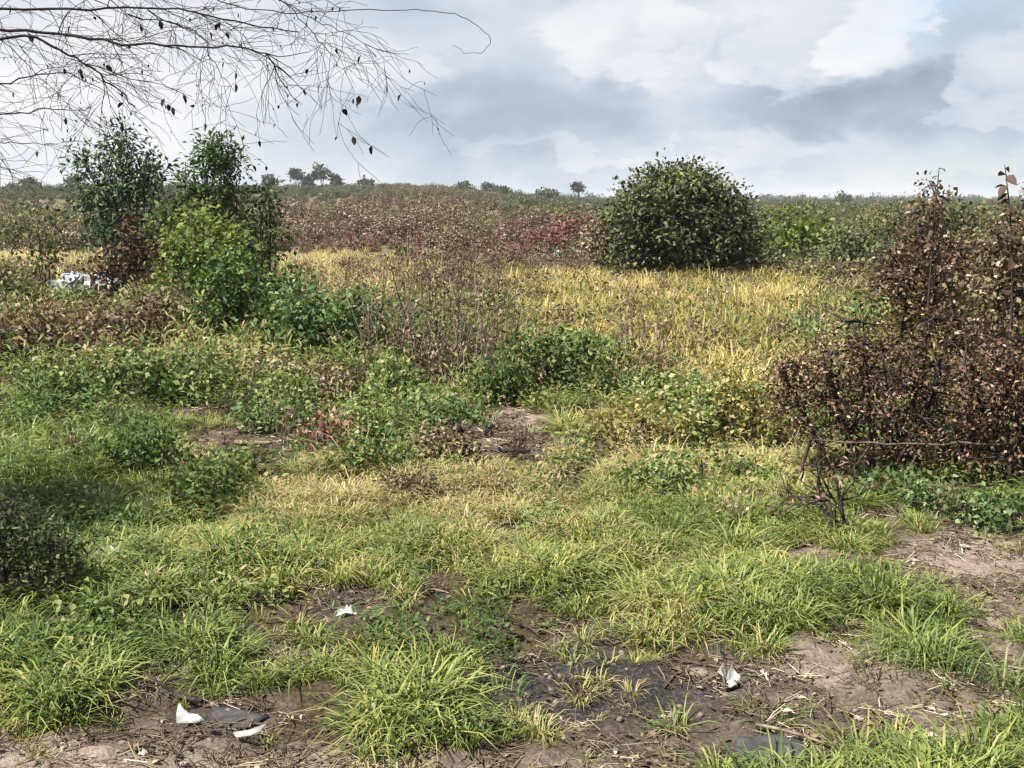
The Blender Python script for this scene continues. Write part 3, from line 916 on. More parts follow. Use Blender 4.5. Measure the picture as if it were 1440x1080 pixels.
plant('olive_bush', 'low olive bush at the right foot of the round tree, by the yellow grass', 'bush', 1160, 410, 130, 362, LOW, 'olive_leaf', 25, .7, 7, 18)
plant('dead_shrub', 'brown shrub leaning against the left foot of the round tree', 'shrub', 846, 396, 70, 300, TALL, 'drab_leaf', 26, .8, 7, 18)
# --- left group
plant('tall_tree', 'tall slim grey green tree with a pointed top, further left of two', 'tree', 178, 415, 124, 172,
      [(-.02, .50, .44, .22, 1.2), (.06, .76, .13, .18, .55), (.04, .93, .07, .08, .2), (-.40, .76, .07, .11, .2), (-.16, .72, .09, .16, .3), (.30, .66, .14, .2, .5), (-.30, .56, .2, .15, .5), (0, .30, .40, .22, .7)], 'blue_leaf', 31, 1.5, 8.5, 18, tint=(.42, .25), stems=10, droop=.3, edge=.5, ragged=.16, aspect=.42)
plant('tall_tree', 'tall bushy dark green tree with a broad top behind the yellow green bush', 'tree', 294, 425, 126, 186,
      [(.08, .58, .34, .28, 1.4), (.12, .88, .13, .12, .5), (.32, .82, .13, .14, .5), (-.32, .50, .2, .2, .6), (-.16, .72, .12, .16, .35), (.27, .45, .24, .3, .8), (0, .3, .42, .26, .8)], 'mid_leaf', 32, 1.3, 8.5, 20, stems=9, edge=.5, tint=(.36, .27), ragged=.13, aspect=.45)
plant('dead_shrub', 'dark brown leafy shrub at the foot of the slim grey green tree', 'shrub', 192, 425, 120, 300, SPREAD, 'brown_leaf', 33, .8, 8, 18, stem_mat='dark_twig', tint=(.35, .22))
plant('yellow_bush', 'yellow green bush in front of the bushy dark tree', 'bush', 290, 446, 158, 284, [(0, .72, .34, .26, 1.4), (-.2, .5, .24, .3, 1), (.2, .48, .28, .34, 1.1), (0, .3, .42, .3, 1)], 'lime_leaf', 34, .85, 8, 22, tint=(.62, .26), ragged=.12)
plant('green_bush', 'broad mid green bush sloping down right from the yellow green bush', 'bush', 358, 496, 215, 334, [(-.15, .6, .28, .36, 1.2), (.18, .42, .3, .38, 1.2), (-.32, .3, .2, .28, .6), (0, .3, .45, .3, 1)], 'mid_leaf', 35, .8, 9, 22, tint=(.55, .25))
plant('green_bush', 'lower green bush with dead sticks in it, right of the broad bush', 'bush', 462, 516, 190, 372, [(-.2, .5, .26, .42, 1.2), (.2, .4, .28, .38, 1), (0, .3, .45, .3, 1)], 'creeper_leaf', 36, .75, 9, 20, tint=(.5, .25))
plant('sapling', 'thin upright sapling with dark leaves right of the bushy tree', 'sapling', 382, 425, 56, 256, [(0, .85, .22, .14, .6), (.1, .62, .35, .2, 1), (-.1, .42, .4, .2, 1)], 'mid_leaf', 37, .6, 8, 14, tint=(.35, .25))
plant('sapling', 'thin sapling with few leaves beside the white rubble', 'sapling', 66, 420, 50, 292, [(0, .82, .2, .16, .6), (.1, .6, .35, .2, 1), (-.1, .4, .4, .2, 1)], 'olive_leaf', 38, .6, 8, 14, tint=(.4, .25))
plant('dead_shrub', 'reddish brown dry shrub below the yellow green bush', 'shrub', 250, 486, 150, 392, LOW, 'drab_leaf', 39, .75, 8, 18, tint=(.5, .28))
plant('dead_shrub', 'wide purplish brown shrub at the left edge of the photo', 'shrub', 62, 520, 210, 424, LOW, 'brown_leaf', 40, .7, 8, 18, tint=(.6, .26))
plant('dead_shrub', 'dark leafless tangle between the brown shrubs on the left', 'shrub', 175, 500, 130, 410, LOW, 'brown_leaf', 41, .6, 7, 14, tint=(.4, .26))
plant('olive_bush', 'olive bush in front of the white rubble', 'bush', 110, 474, 170, 420, LOW, 'olive_leaf', 42, .7, 8, 18)
plant('olive_bush', 'yellowish olive bush at the far left below the thin sapling', 'bush', 10, 455, 130, 348, SPREAD, 'olive_leaf', 43, .7, 8, 18, tint=(.62, .25))
plant('low_weed', 'wide patch of pale green weeds in front of the brown shrubs', 'weed', 225, 566, 230, 474, LOW, 'weed_leaf', 44, .8, 9, 18, tint=(.58, .26))
plant('low_weed', 'grey green weed at the left edge beside the pale weeds', 'weed', 90, 578, 130, 502, LOW, 'weed_leaf', 45, .7, 9, 18, tint=(.35, .26))
plant('low_weed', 'small bright green leafy weed left of the rusty weed', 'weed', 380, 612, 104, 548, LOW, 'creeper_leaf', 46, .8, 9, 18, tint=(.65, .25))
plant('rusty_weed', 'rusty red dead weed standing among green grass', 'weed', 456, 646, 70, 556, SPREAD, 'red_scrub', 47, .5, 8, 14, stem_mat='dead_bark', tint=(.75, .22))
# --- centre
plant('green_bush', 'green leafy bush in the middle of the field beside the dry stalks', 'bush', 792, 560, 190, 438, [(-.22, .52, .25, .4, 1.2), (.08, .62, .26, .36, 1.2), (.3, .42, .2, .34, .9), (0, .28, .44, .28, .7)], 'mid_leaf', 51, .55, 9, 18, tint=(.5, .28), fine=True, ragged=.24, aspect=.45)
plant('low_weed', 'spreading green weed over the dark log', 'weed', 630, 606, 130, 552, LOW, 'creeper_leaf', 52, .8, 9, 18, tint=(.66, .25))
plant('low_weed', 'round clump of green weeds left of the bare brown patch', 'weed', 530, 672, 130, 612, LOW, 'weed_leaf', 53, .8, 10, 18, tint=(.42, .25))
plant('low_weed', 'pale leafy weeds above the spreading green weed', 'weed', 560, 590, 110, 532, LOW, 'weed_leaf', 54, .7, 9, 18, tint=(.6, .28))
plant('olive_bush', 'yellowing bush in the yellow grass right of the green bush', 'bush', 900, 640, 150, 552, LOW, 'yellow_leaf', 55, .55, 9, 16, tint=(.3, .25))
plant('yellow_weed', 'tall yellow leafy weeds left of the big brown bush', 'weed', 1025, 630, 150, 500, SPREAD, 'yellow_leaf', 56, .5, 9, 14, tint=(.45, .26))
plant('yellow_weed', 'yellow green weeds right beside the green bush', 'weed', 960, 600, 120, 510, LOW, 'weed_leaf', 57, .55, 9, 16, tint=(.75, .22))
plant('low_weed', 'low dark green weed patch below the yellow bush', 'weed', 985, 690, 150, 628, LOW, 'weed_leaf', 58, .6, 9, 16, tint=(.4, .25))
# --- right
plant('brown_bush', 'big dry brown bush with dead leaves on the right', 'bush', 1250, 676, 370, 436, [(-.26, .55, .24, .36, 1.2), (.04, .62, .3, .38, 1.5), (.3, .55, .24, .4, 1.2), (-.40, .55, .1, .22, .3), (.05, .24, .43, .26, 1.1), (-.15, .86, .1, .12, .15), (.2, .92, .12, .12, .2)], 'brown_leaf', 61, .92, 6.6, 17, twig_k=.45, aspect=.5, ragged=.22,
      stem_mat='dark_twig', stems=14, fine=False, tint=(.37, .28), edge=.4, depth=.7)
plant('brown_bush', 'dry brown bush at the right edge with pale dead leaves', 'bush', 1440, 690, 250, 436, [(-.2, .6, .28, .36, 1.2), (.15, .65, .3, .34, 1.2), (0, .3, .45, .3, 1)], 'brown_leaf', 62, .85, 6.6, 16, twig_k=.45, aspect=.5, ragged=.12, stem_mat='dark_twig', stems=8, tint=(.48, .27), depth=.8)
plant('brown_sapling', 'tall brown leaved sapling rising above the big brown bush', 'sapling', 1286, 520, 160, 244, [(-.12, .46, .40, .22, 1.6), (.02, .74, .24, .14, .6), (.0, .90, .10, .08, .15), (.2, .5, .28, .2, .8)], 'brown_leaf', 63, .62, 7, 16, twig_k=.4, aspect=.5, ragged=.2, stem_mat='dark_twig', tint=(.36, .26))
plant('brown_sapling', 'pinkish brown leafy sapling at the right edge', 'sapling', 1412, 560, 150, 280, [(.0, .75, .4, .22, 1.4), (-.1, .5, .4, .25, 1)], 'drab_leaf', 64, .75, 8, 15, ragged=.2, stem_mat='dark_twig', tint=(.52, .28))
plant('brown_bush', 'loose brown bush behind, filling the gap between the saplings', 'bush', 1395, 540, 240, 288, [(-.2, .70, .25, .2, 1), (.15, .72, .32, .24, 1.2), (.25, .45, .25, .2, .5)], 'brown_leaf', 69, .5, 7, 14, twig_k=.4, aspect=.5, stem_mat='dark_twig', tint=(.6, .26), ragged=.2)
plant('dark_bush', 'rounded green bush behind the brown leaved sapling', 'bush', 1318, 400, 130, 258, DOME, 'olive_leaf', 65, .85, 8, 20, tint=(.35, .22))
plant('dark_bush', 'dark green bush at the right edge of the skyline', 'bush', 1448, 420, 120, 238, DOME, 'dark_leaf', 66, .85, 8, 20)
plant('green_shrub', 'small bright green shrub behind the big brown bush', 'shrub', 1232, 480, 76, 398, SPREAD, 'mid_leaf', 67, .75, 9, 18, tint=(.62, .24))
plant('yellow_bush', 'straw yellow bush between the brown sapling and the brown bush', 'bush', 1335, 520, 200, 372, DOME, 'yellow_leaf', 68, 1.0, 9, 16, tint=(.5, .28))
# low creepers along the foot of the brown bush
for i, (px, base, w, top, t, clab) in enumerate([(1245, 705, 90, 660, .45, 'low dark green creeper under the left end of the brown bush'), (1312, 718, 100, 668, .6, 'low green creeper under the middle of the brown bush'), (1378, 738, 100, 684, .65, 'brightest low green creeper under the right half of the brown bush'), (1440, 752, 100, 696, .5, 'low green creeper cut off by the right edge of the photo')]):
    plant('creeper', clab, 'creeper', px, base, w, top, LOW, 'creeper_leaf', 70 + i, .8, 10, 18, tint=(t, .24), group='creepers along the foot of the brown bush', parts=('stem', 'foliage'))
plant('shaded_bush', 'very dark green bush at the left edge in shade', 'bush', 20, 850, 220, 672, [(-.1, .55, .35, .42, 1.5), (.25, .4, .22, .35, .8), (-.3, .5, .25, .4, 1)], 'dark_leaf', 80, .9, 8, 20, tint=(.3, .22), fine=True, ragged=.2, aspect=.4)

LANDMARKS = [(792, 530, 'the green bush in mid field'), (456, 610, 'the rusty red weed'), (152, 790, 'the crumpled white bag'), (690, 628, 'the dark log'), (250, 470, 'the reddish brown shrub'),
             (30, 760, 'the shaded dark bush'), (1180, 740, 'the leafless dead shrub'), (356, 628, 'the short pale branch'), (1025, 600, 'the tall yellow weeds'), (462, 500, 'the green bush with dead sticks'),
             (900, 620, 'the yellowing bush'), (920, 755, 'the dense dark grass tuft'), (560, 755, 'the dark tuft left of centre'), (630, 540, 'the dry weed stalks'), (722, 592, 'the sandy bare patch')]
used_labels = set()


def placed_label(look, px, py):
    """look + the thing it stands beside; None when that does not single it out"""
    order = sorted(LANDMARKS, key=lambda l: (px - l[0]) ** 2 + (1.6 * (py - l[1])) ** 2)
    for l in order[:6]:
        dx, dy = px - l[0], (py - l[1]) * 1.6
        far = math.hypot(dx, dy)
        if far < 25:
            continue
        side_ = ('right of' if dx > 0 else 'left of') if abs(dx) > abs(dy) else ('in front of' if dy > 0 else 'behind')
        for pre in (('close ' if side_ in ('in front of', 'behind') else 'just '), 'a little way ') if far < 140 else ('some way ',):
            t = look + ' ' + pre + side_ + ' ' + l[2]
            if t not in used_labels:
                used_labels.add(t); return t
            break
    return None


# --- more weed clumps scattered through the middle of the field
WK = [('green_weed', 'leafy green weed clump', 'weed', 'leafy green weed clumps in the field', 'weed_leaf', .5),
      ('pale_weed', 'pale yellowish weed clump', 'weed', 'pale weed clumps in the field', 'weed_leaf', .75),
      ('dark_weed', 'dark green weed clump', 'weed', 'dark green weed clumps in the field', 'mid_leaf', .45),
      ('brown_weed', 'brown dried weed clump', 'weed', 'brown dried weed clumps in the field', 'drab_leaf', .55)]
rw = np.random.default_rng(31)
wroots = {}
spots_w = []
tr = 0
while len(spots_w) < 74 and tr < 4000:
    tr += 1
    yw = 7.6 + 14 * rw.random() ** .8; xw = (rw.random() * 2 - 1) * .52 * yw
    pxw, pyw = project(xw, yw, float(ground_z(xw, yw)))
    pxa, pya = np.array([pxw]), np.array([pyw])
    if bare_at(pxa, pya, np.array([xw]), np.array([yw]))[0] > .5 or (pyw < 540 and 690 < pxw < 1100) or (pxw > 1080 and pyw < 740) or any((xw - a) ** 2 + (yw - b) ** 2 < .55 ** 2 for a, b in spots_w):
        continue
    spots_w.append((xw, yw))
    k = int(rw.choice(4, p=[.36, .22, .22, .20])); v = int(rw.integers(0, 3))
    nm, lb_, ct, gp, mt, tn = WK[k]
    lb_ = placed_label(lb_, pxw, pyw) or (lb_ + ' standing out of the middle of the field')
    sc_ = (.7 + .9 * rw.random()) * (.75 + .4 * (yw - 7) / 14)
    sc_ = (sc_ * (.85 + .4 * rw.random()), sc_, sc_ * (.7 + .6 * rw.random()))
    loc = (xw, yw, float(gz(xw, yw)) - .01)
    if (k, v) not in wroots:
        st, cr = make_plant(.72, .62, .38, [LOW, SPREAD, DOME][v], 90, 13, .048, .055, 500 + 10 * k + v, M[mt], M['dead_bark'] if k == 3 else M['bark'], stems=7, stem_r=.006, tint=(tn, .27), ragged=.2, aspect=.5)
        r = thing(nm, lb_, ct, loc, rw.random() * 6.28, gp, sc_)
        obj('stem', st, r); obj('foliage', cr, r); wroots[(k, v)] = r
    else:
        dup(wroots[(k, v)], loc, rw.random() * 6.28, label=lb_, scale=sc_)

# --- dry stalk clumps in the centre
def stalk_clump(seed, h, w):
    r_ = np.random.default_rng(seed)
    sb = MB(); lb = MB()
    P = []; 
    for s in range(13):
        b = np.array([r_.normal(0, w * .9), r_.normal(0, w * .35), -.04])
        e = b + np.array([r_.normal(0, .16) * h, r_.normal(0, .16) * h, h * (.35 + .7 * r_.random())])
        c = curve(b, e, r_, 0, 6, .05)
        sb.tube(c, np.linspace(.010, .004, 6), 4, r_.random())
        for k in range(9):
            t = r_.random() * .9 + .1
            q = c[min(5, int(t * 5))] * (1 - (t * 5 % 1)) + c[min(5, int(t * 5) + 1)] * (t * 5 % 1)
            P.append(q)
            if k < 3:
                tw = q + np.array([r_.normal(0, .16), r_.normal(0, .16), .2 * r_.random()])
                sb.tube([q, (q + tw) / 2, tw], [.004, .003, .002], 3, r_.random(), cap=False); P.append(tw)
    P = np.array(P); n = len(P)
    lb.leaves(P, unit(r_, n) + np.array([[0, 0, -.3]]), unit(r_, n), .05 + .05 * r_.random(n), .022 + .02 * r_.random(n), np.clip(r_.normal(.5, .25, n), 0, 1))
    return sb, lb


STALKS = [(560, 520, 400, 'dry brown weed stalks just right of the green bush with dead sticks'), (585, 535, 366, 'tallest dry weed stalks, in the middle of the brown stalk patch'), (612, 545, 408, 'dry weed stalks just right of the tallest stalks'),
          (640, 550, 395, 'dry weed stalks above the pale leafy weeds, second nearest the green bush'), (672, 548, 410, 'dry weed stalks touching the left side of the green leafy bush'), (696, 520, 420, 'dry weed stalks half behind the green leafy bush'),
          (655, 515, 384, 'dry weed stalks at the back of the brown stalk patch, its right half'), (540, 545, 440, 'shorter dry weed stalks at the near left corner of the stalk patch'), (520, 500, 415, 'short dry weed stalks behind the green bush with dead sticks'),
          (600, 498, 372, 'dry weed stalks at the back of the brown stalk patch, its left half'), (925, 540, 430, 'thin dark dry stalks standing in the yellow grass below the white rag'), (888, 520, 440, 'thin dry stalks in the yellow grass right of the green leafy bush')]
for i, (px, base, top, slab_) in enumerate(STALKS):
    p = gnd(px, base); h = at(px, top - 30, p.y).z - p.z
    sb, lb = stalk_clump(100 + i, h, .35)
    central = i < 10
    r = thing('dry_stalks', slab_, 'dry weed', p, 0,
              'dry weed stalks left of the green bush' if central else 'dry stalks in the yellow grass')
    tag(obj('stem', sb.mesh('stem', M['dead_bark' if i % 3 else 'bark']), r), kind='stuff'); tag(obj('foliage', lb.mesh('foliage', M['drab_leaf']), r), kind='stuff')

# --- small dead shrub in front of the brown bush
def bare_branching(r_, sb, b, d, L, rad, lvl, tips, spread=.7, up=.15):
    n = 5
    pts = [b]; dd = d.copy()
    for k in range(n):
        dd = dd + r_.normal(0, .16, 3) + np.array([0, 0, up * .3]); dd /= np.linalg.norm(dd)
        pts.append(pts[-1] + dd * L / n)
    pts = np.array(pts)
    sb.tube(pts, np.linspace(rad, rad * .55, n + 1), 5 if lvl > 1 else 3, r_.random(), cap=lvl > 1)
    if lvl == 0:
        tips.append(pts[-1]); return
    for k in range(3 + (lvl > 1)):
        i = 1 + int(r_.random() * n)
        nd = dd + r_.normal(0, spread, 3); nd[2] += up; nd /= np.linalg.norm(nd)
        bare_branching(r_, sb, pts[min(i + 1, n)] if k else pts[-1], nd, L * (.55 + .25 * r_.random()), rad * .55, lvl - 1, tips, spread, up)


r_ = np.random.default_rng(9)
sb = MB(); tips = []
for k in range(4):
    bare_branching(r_, sb, np.array([r_.normal(0, .03), r_.normal(0, .03), -.04]), np.array([-.25 + .3 * k * .5 - .2, r_.normal(0, .2), 1.0]), .34, .016, 2, tips)
p = gnd(1186, 760)
r = thing('dead_sapling', 'small leafless dead shrub on the bare ground before the brown bush', 'shrub', p)
obj('trunk', sb.mesh('trunk', M['dark_twig']), r)
tp = np.array(tips); n = len(tp) * 3
lb = MB(); tp3 = np.repeat(tp, 3, 0) + r_.normal(0, .02, (n, 3))
lb.leaves(tp3, unit(r_, n), unit(r_, n), .045, .024, r_.random(n)); obj('foliage', lb.mesh('foliage', M['brown_leaf']), r)

# tall thin dead stem with a few dark leaves against the sky
def leafy_stem(name, label, px, base, top, seed, nl, lean=0.0, leaf=.11):
    r_ = np.random.default_rng(seed)
    p = gnd(px, base); h = at(px, top, p.y).z - p.z
    sb = MB()
    c = curve(np.array([0, 0, -.05]), np.array([lean, 0, h]), r_, 0, 9, .03)
    sb.tube(c, np.linspace(.022, .004, 9), 5)
    lm = MB(); lm.leaves(np.zeros((1, 3)), np.array([[1.0, 0, 0]]), np.array([[0, 0, 1.0]]), leaf, leaf * .6, np.array([.3]), fine=True)
    lme = lm.mesh('leaf', M['brown_leaf'])
    r = thing(name, label, 'sapling', p)
    obj('stem', sb.mesh('stem', M['dark_twig'], True), r)
    for k in range(nl):
        t = .55 + .45 * (k + r_.random()) / nl
        i = min(7, int(t * 8)); f = t * 8 - i
        q = c[i] * (1 - f) + c[i + 1] * f
        o = obj('leaf', lme, r); o.location = q
        o.rotation_euler = (r_.normal(0, .7), r_.random() * 1.4 - .5, r_.random() * 6.28); s = .7 + .6 * r_.random(); o.scale = (s, s, s)
    return r


leafy_stem('bare_sapling', 'tall thin dead stem with a few dark leaves against the sky', 1392, 640, 232, 3, 26, -.05)
leafy_stem('bare_sapling', 'thin leafy stem leaning out from the right edge of the brown bush', 1436, 650, 238, 4, 22, .05)
leafy_stem('bare_sapling', 'thin dead stem topping the brown leaved sapling', 1294, 600, 236, 5, 22, .03)

# ------------------------------------------------------------------ scrub of the middle distance: each bush a thing
KINDS = {
    'pink': ('dry_bush', 'pinkish brown dry scrub bush on the far side of the field', 'bush', 'pinkish brown scrub bushes beyond the field', 'pink_scrub'),
    'drab': ('drab_bush', 'drab straw brown scrub bush on the far side of the field', 'bush', 'straw brown scrub bushes beyond the field', 'drab_leaf'),
    'olive': ('olive_scrub', 'olive green scrub bush on the far side of the field', 'bush', 'olive scrub bushes beyond the field', 'olive_leaf'),
    'dark': ('dark_scrub', 'dark green scrub bush on the far side of the field', 'bush', 'dark green scrub bushes beyond the field', 'dark_leaf'),
    'red': ('red_scrub', 'dark red scrub bush left of the round tree', 'bush', 'dark red scrub bushes left of the round tree', 'red_scrub'),
}
protos = {}
for ki, (k, (nm, lb_, ct, gp, mt)) in enumerate(KINDS.items()):
    protos[k] = []
    for v in range(3):
        st, cr = make_plant(2.2, 2.0, 1.7, [DOME, SPREAD, LOW][v], 85, 17, .115, .2, 200 + ki * 10 + v, M[mt], M['dead_bark' if k in ('pink', 'drab') else 'bark'], stems=5, stem_r=.03, tint=(.55, .26), aspect=.55)
        protos[k].append((st, cr))
rs = np.random.default_rng(77)
roots = {}


LOOK = {'pink': 'pinkish brown dry scrub bush', 'drab': 'straw brown scrub bush', 'olive': 'olive green scrub bush', 'dark': 'dark green scrub bush', 'red': 'dark red scrub bush'}


def where(px, y):
    row = 'in the nearest row' if y < 58 else 'in the middle rows' if y < 86 else 'in the farthest rows'
    for lim, t in ((125, 'left of the slim grey green tree'), (390, 'behind the left trees'), (560, 'just right of the left trees'), (700, 'above the dry weed stalks'),
                   (850, 'just left of the round tree'), (1060, 'behind the round tree'), (1230, 'behind the lime green bush')):
        if px < lim:
            return row + ' ' + t
    return row + ' behind the big brown bush'


def scrub_bush(k, x, y, sc, rz):
    v = int(rs.integers(0, 3))
    nm, lb_, ct, gp, mt = KINDS[k]
    wh = where(project(x, y, float(ground_z(x, y)))[0], y)
    lb_ = LOOK[k] + ' ' + wh
    gp = LOOK[k].replace('bush', 'bushes') + ' ' + wh
    loc = (x, y, float(ground_z(x, y)) - .04)
    if (k, v) not in roots:
        r = thing(nm, lb_, ct, loc, rz, gp, sc)
        obj('trunk', protos[k][v][0], r); obj('crown', protos[k][v][1], r)
        roots[(k, v)] = r
    else:
        dup(roots[(k, v)], loc, rz, label=lb_, group=gp, scale=sc)


cnt = 0
tries = 0
taken = []
while cnt < 285 and tries < 6000:
    tries += 1
    y_ = math.sqrt(38 ** 2 + (118 ** 2 - 38 ** 2) * rs.random()); x_ = (rs.random() * 2 - 1) * .54 * y_
    px_, py_ = project(x_, y_, float(ground_z(x_, y_)))
    if 820 < px_ < 1090 and y_ < 44:
        continue
    if y_ < 50 and (px_ < 190 or 370 < px_ < 560):     # open yellow grass there
        continue
    if any((x_ - a) ** 2 + (y_ - b) ** 2 < 1.5 ** 2 for a, b in taken):
        continue
    u = rs.random()
    if px_ > 1040:
        k = 'olive' if u < .55 else 'dark' if u < .8 else 'drab'
    elif px_ < 360:
        k = 'olive' if u < .45 else 'drab' if u < .75 else 'dark'
    elif 690 < px_ < 830 and y_ < 75:
        k = 'red' if u < .5 else 'pink'
    else:
        k = 'pink' if u < .5 else 'drab' if u < .78 else 'olive' if u < .95 else 'dark'
        if y_ > 95 and u < .45: k = 'olive'
    s = .75 + .85 * rs.random() ** 1.4
    scrub_bush(k, x_, y_, (s * (.9 + .3 * rs.random()), s, s * (.7 + .45 * rs.random())), rs.random() * 6.28)
    taken.append((x_, y_)); cnt += 1

# ------------------------------------------------------------------ trees on the skyline
LIFT = 5
SKY_TREES = [
    (452, 262, 234, 26, 'small tree with a spiky crown, largest on the skyline', 'spiky'),
    (416, 264, 244, 14, 'slim palm like tree left of the spiky skyline tree', 'umbrella'),
    (380, 264, 250, 20, 'low round tree on the skyline right of the bushy tree', 'round'),
    (433, 264, 252, 14, 'tiny tree right of the slim palm like skyline tree', 'round'),
    (472, 264, 252, 12, 'tiny bush like tree just right of the spiky skyline tree', 'round'),
    (515, 266, 257, 18, 'low flat tree on the skyline above the brown scrub', 'round'),
    (652, 275, 262, 18, 'dark round tree on the skyline above the pinkish scrub', 'round'),
    (690, 278, 262, 20, 'dark tree with a leaning crown on the skyline left of the round tree', 'lean'),
    (708, 280, 268, 20, 'low dark tree right beside the leaning skyline tree', 'round'),
    (812, 281, 262, 10, 'thin tall tree on the skyline near the round tree', 'umbrella'),
    (768, 281, 272, 34, 'wide low dark tree on the skyline near the round tree', 'round'),
    (105, 268, 250, 24, 'dark tree on the skyline left of the slim grey green tree', 'round'),
    (40, 268, 254, 22, 'leftmost round tree on the skyline', 'round'),
    (1185, 288, 276, 16, 'small dark tree on the skyline above the dusky bush', 'round'),
]
for i, (px, base, top, w, lab, kd) in enumerate(SKY_TREES):
    dist = 330.0
    q = at(px, base, dist); z0 = float(ground_z(q.x, q.y))
    m = dist / F
    h = at(px, top - LIFT, dist).z - z0; wm = w * m * 1.2
    lob = {'round': [(0, .62, .5, .36, 1)], 'umbrella': [(0, .82, .5, .16, 1)], 'spiky': [(0, .62, .45, .26, 1), (-.1, .85, .16, .14, .3), (.3, .6, .2, .16, .3), (-.35, .55, .2, .16, .3)], 'lean': [(-.15, .75, .35, .24, 1), (.2, .5, .35, .26, 1)]}[kd]
    st, cr = make_plant(wm, wm, h, lob, 36, 14, .9, .55, 300 + i, M['far_leaf'], M['bark'], stems=3, stem_r=.16, single=True, tint=(.35, .25))
    r = thing('skyline_tree', lab, 'tree', (q.x, q.y, z0))
    obj('trunk', st, r); obj('crown', cr, r)

# ------------------------------------------------------------------ overhanging tree, top left
r_ = np.random.default_rng(15)
sb = MB()
TX, TY = -5.1, 7.0
troot = thing('overhanging_tree', 'nearly bare tree reaching thin drooping branches in from the top left', 'tree', (TX, TY, float(ground_z(TX, TY))))
trunk_top = np.array([.15, 0, 3.0])
tb = MB()
tb.tube(curve(np.array([0, 0, -.1]), trunk_top, r_, 0, 9, .03), np.linspace(.17, .10, 9), 10)
obj('trunk', tb.mesh('trunk', M['bark'], True), troot)
leaf_spots = []


def twig_run(sb, a, pts_px, depth0, ddepth, rad, children=9, lvl=2, k=5):
    """a branch through points seen in the photograph, at its own depth, with side twigs drooping from it"""
    W3 = [np.array(a)] if a is not None else []
    for i, (px, py) in enumerate(pts_px):
        dd = depth0 + ddepth * i / max(1, len(pts_px) - 1) + r_.normal(0, .05)
        q = at(px, py, dd); W3.append(np.array([q.x - TX, q.y - TY, q.z - troot.location.z]))
    W3 = np.array(W3)
    # smooth the path
    t = np.linspace(0, len(W3) - 1, 5 * (len(W3) - 1) + 1)
    pts = np.stack([np.interp(t, np.arange(len(W3)), W3[:, j]) for j in range(3)], 1)
    for _ in range(3):
        pts[1:-1] = .25 * pts[:-2] + .5 * pts[1:-1] + .25 * pts[2:]
    pts[1:-1] += r_.normal(0, .006, (len(pts) - 2, 3))
    sb.tube(pts, np.linspace(rad, rad * .35, len(pts)), k, r_.random())
    side(sb, pts, rad * .5, children, lvl)
    return pts


def side(sb, pts, rad, children, lvl):
    n = len(pts)
    for c in range(children):
        i = int((.1 + .88 * r_.random()) * (n - 1))
        d = pts[min(i + 1, n - 1)] - pts[max(i - 1, 0)]; d /= np.linalg.norm(d) + 1e-9
        d = d + r_.normal(0, .75, 3); d /= np.linalg.norm(d)
        L = (.2 + .42 * r_.random()) * (.55 if lvl == 0 else .75 if lvl == 1 else 1.0)
        m_ = 7; q = [pts[i]]
        for s in range(m_):
            d = d + r_.normal(0, .14, 3) + np.array([.03, 0, -.05]); d /= np.linalg.norm(d)
            q.append(q[-1] + d * L / m_)
        q = np.array(q)
        rr = max(.0014, rad * (.3 + .35 * r_.random()))
        sb.tube(q, np.linspace(rr, max(.0011, rr * .4), m_ + 1), 4 if lvl > 1 else 3, r_.random(), cap=False)
        leaf_spots.append(q[-1]); leaf_spots.append(q[4])
        if lvl > 0:
            side(sb, q, rr * .65, 2, lvl - 1)


hub = trunk_top
RUNS = [
    ([(-60, 10), (100, 14), (230, 8), (330, 30), (420, 45)], 6.6, .6, .020, 12),
    ([(-60, 40), (60, 44), (170, 62), (270, 66), (350, 62), (410, 110)], 6.3, .2, .022, 14),
    ([(-60, 66), (40, 46), (95, 76), (150, 110), (190, 150)], 6.0, .1, .020, 12),
    ([(-50, 130), (30, 110), (90, 100), (150, 130)], 6.5, .3, .013, 9),
    ([(-50, 168), (20, 160), (70, 150), (120, 155)], 6.2, -.2, .012, 8),
    ([(-50, 202), (20, 200), (60, 202), (95, 205)], 6.4, .0, .008, 4),
    ([(180, 20), (280, 40), (300, 90), (330, 130)], 6.6, .2, .008, 7),
    ([(240, -30), (330, 10), (420, 20), (500, 14), (590, 14), (640, 18), (680, 40), (692, 66), (662, 77), (636, 64)], 6.8, .3, .007, 0),
    ([(300, -40), (380, -10), (440, 30), (500, 50), (530, 80)], 6.9, .2, .008, 7),
    ([(330, -40), (400, 0), (450, 60), (480, 90), (498, 130)], 6.7, .1, .007, 6),
    ([(-40, -20), (60, -10), (180, -14), (300, -20)], 6.5, .4, .022, 10),
    ([(-40, 240), (0, 232), (30, 248)], 6.1, 0, .006, 3),
]
for (pp, d0, dd, rad, ch) in RUNS:
    bmm = MB()
    q0 = pp[0]
    start = hub if q0[0] < 0 else None
    twig_run(bmm, start, pp, d0, dd, rad * .5, int(ch * 1.6), 2)
    obj('branch', bmm.mesh('branch', M['silhouette_twig']), troot)
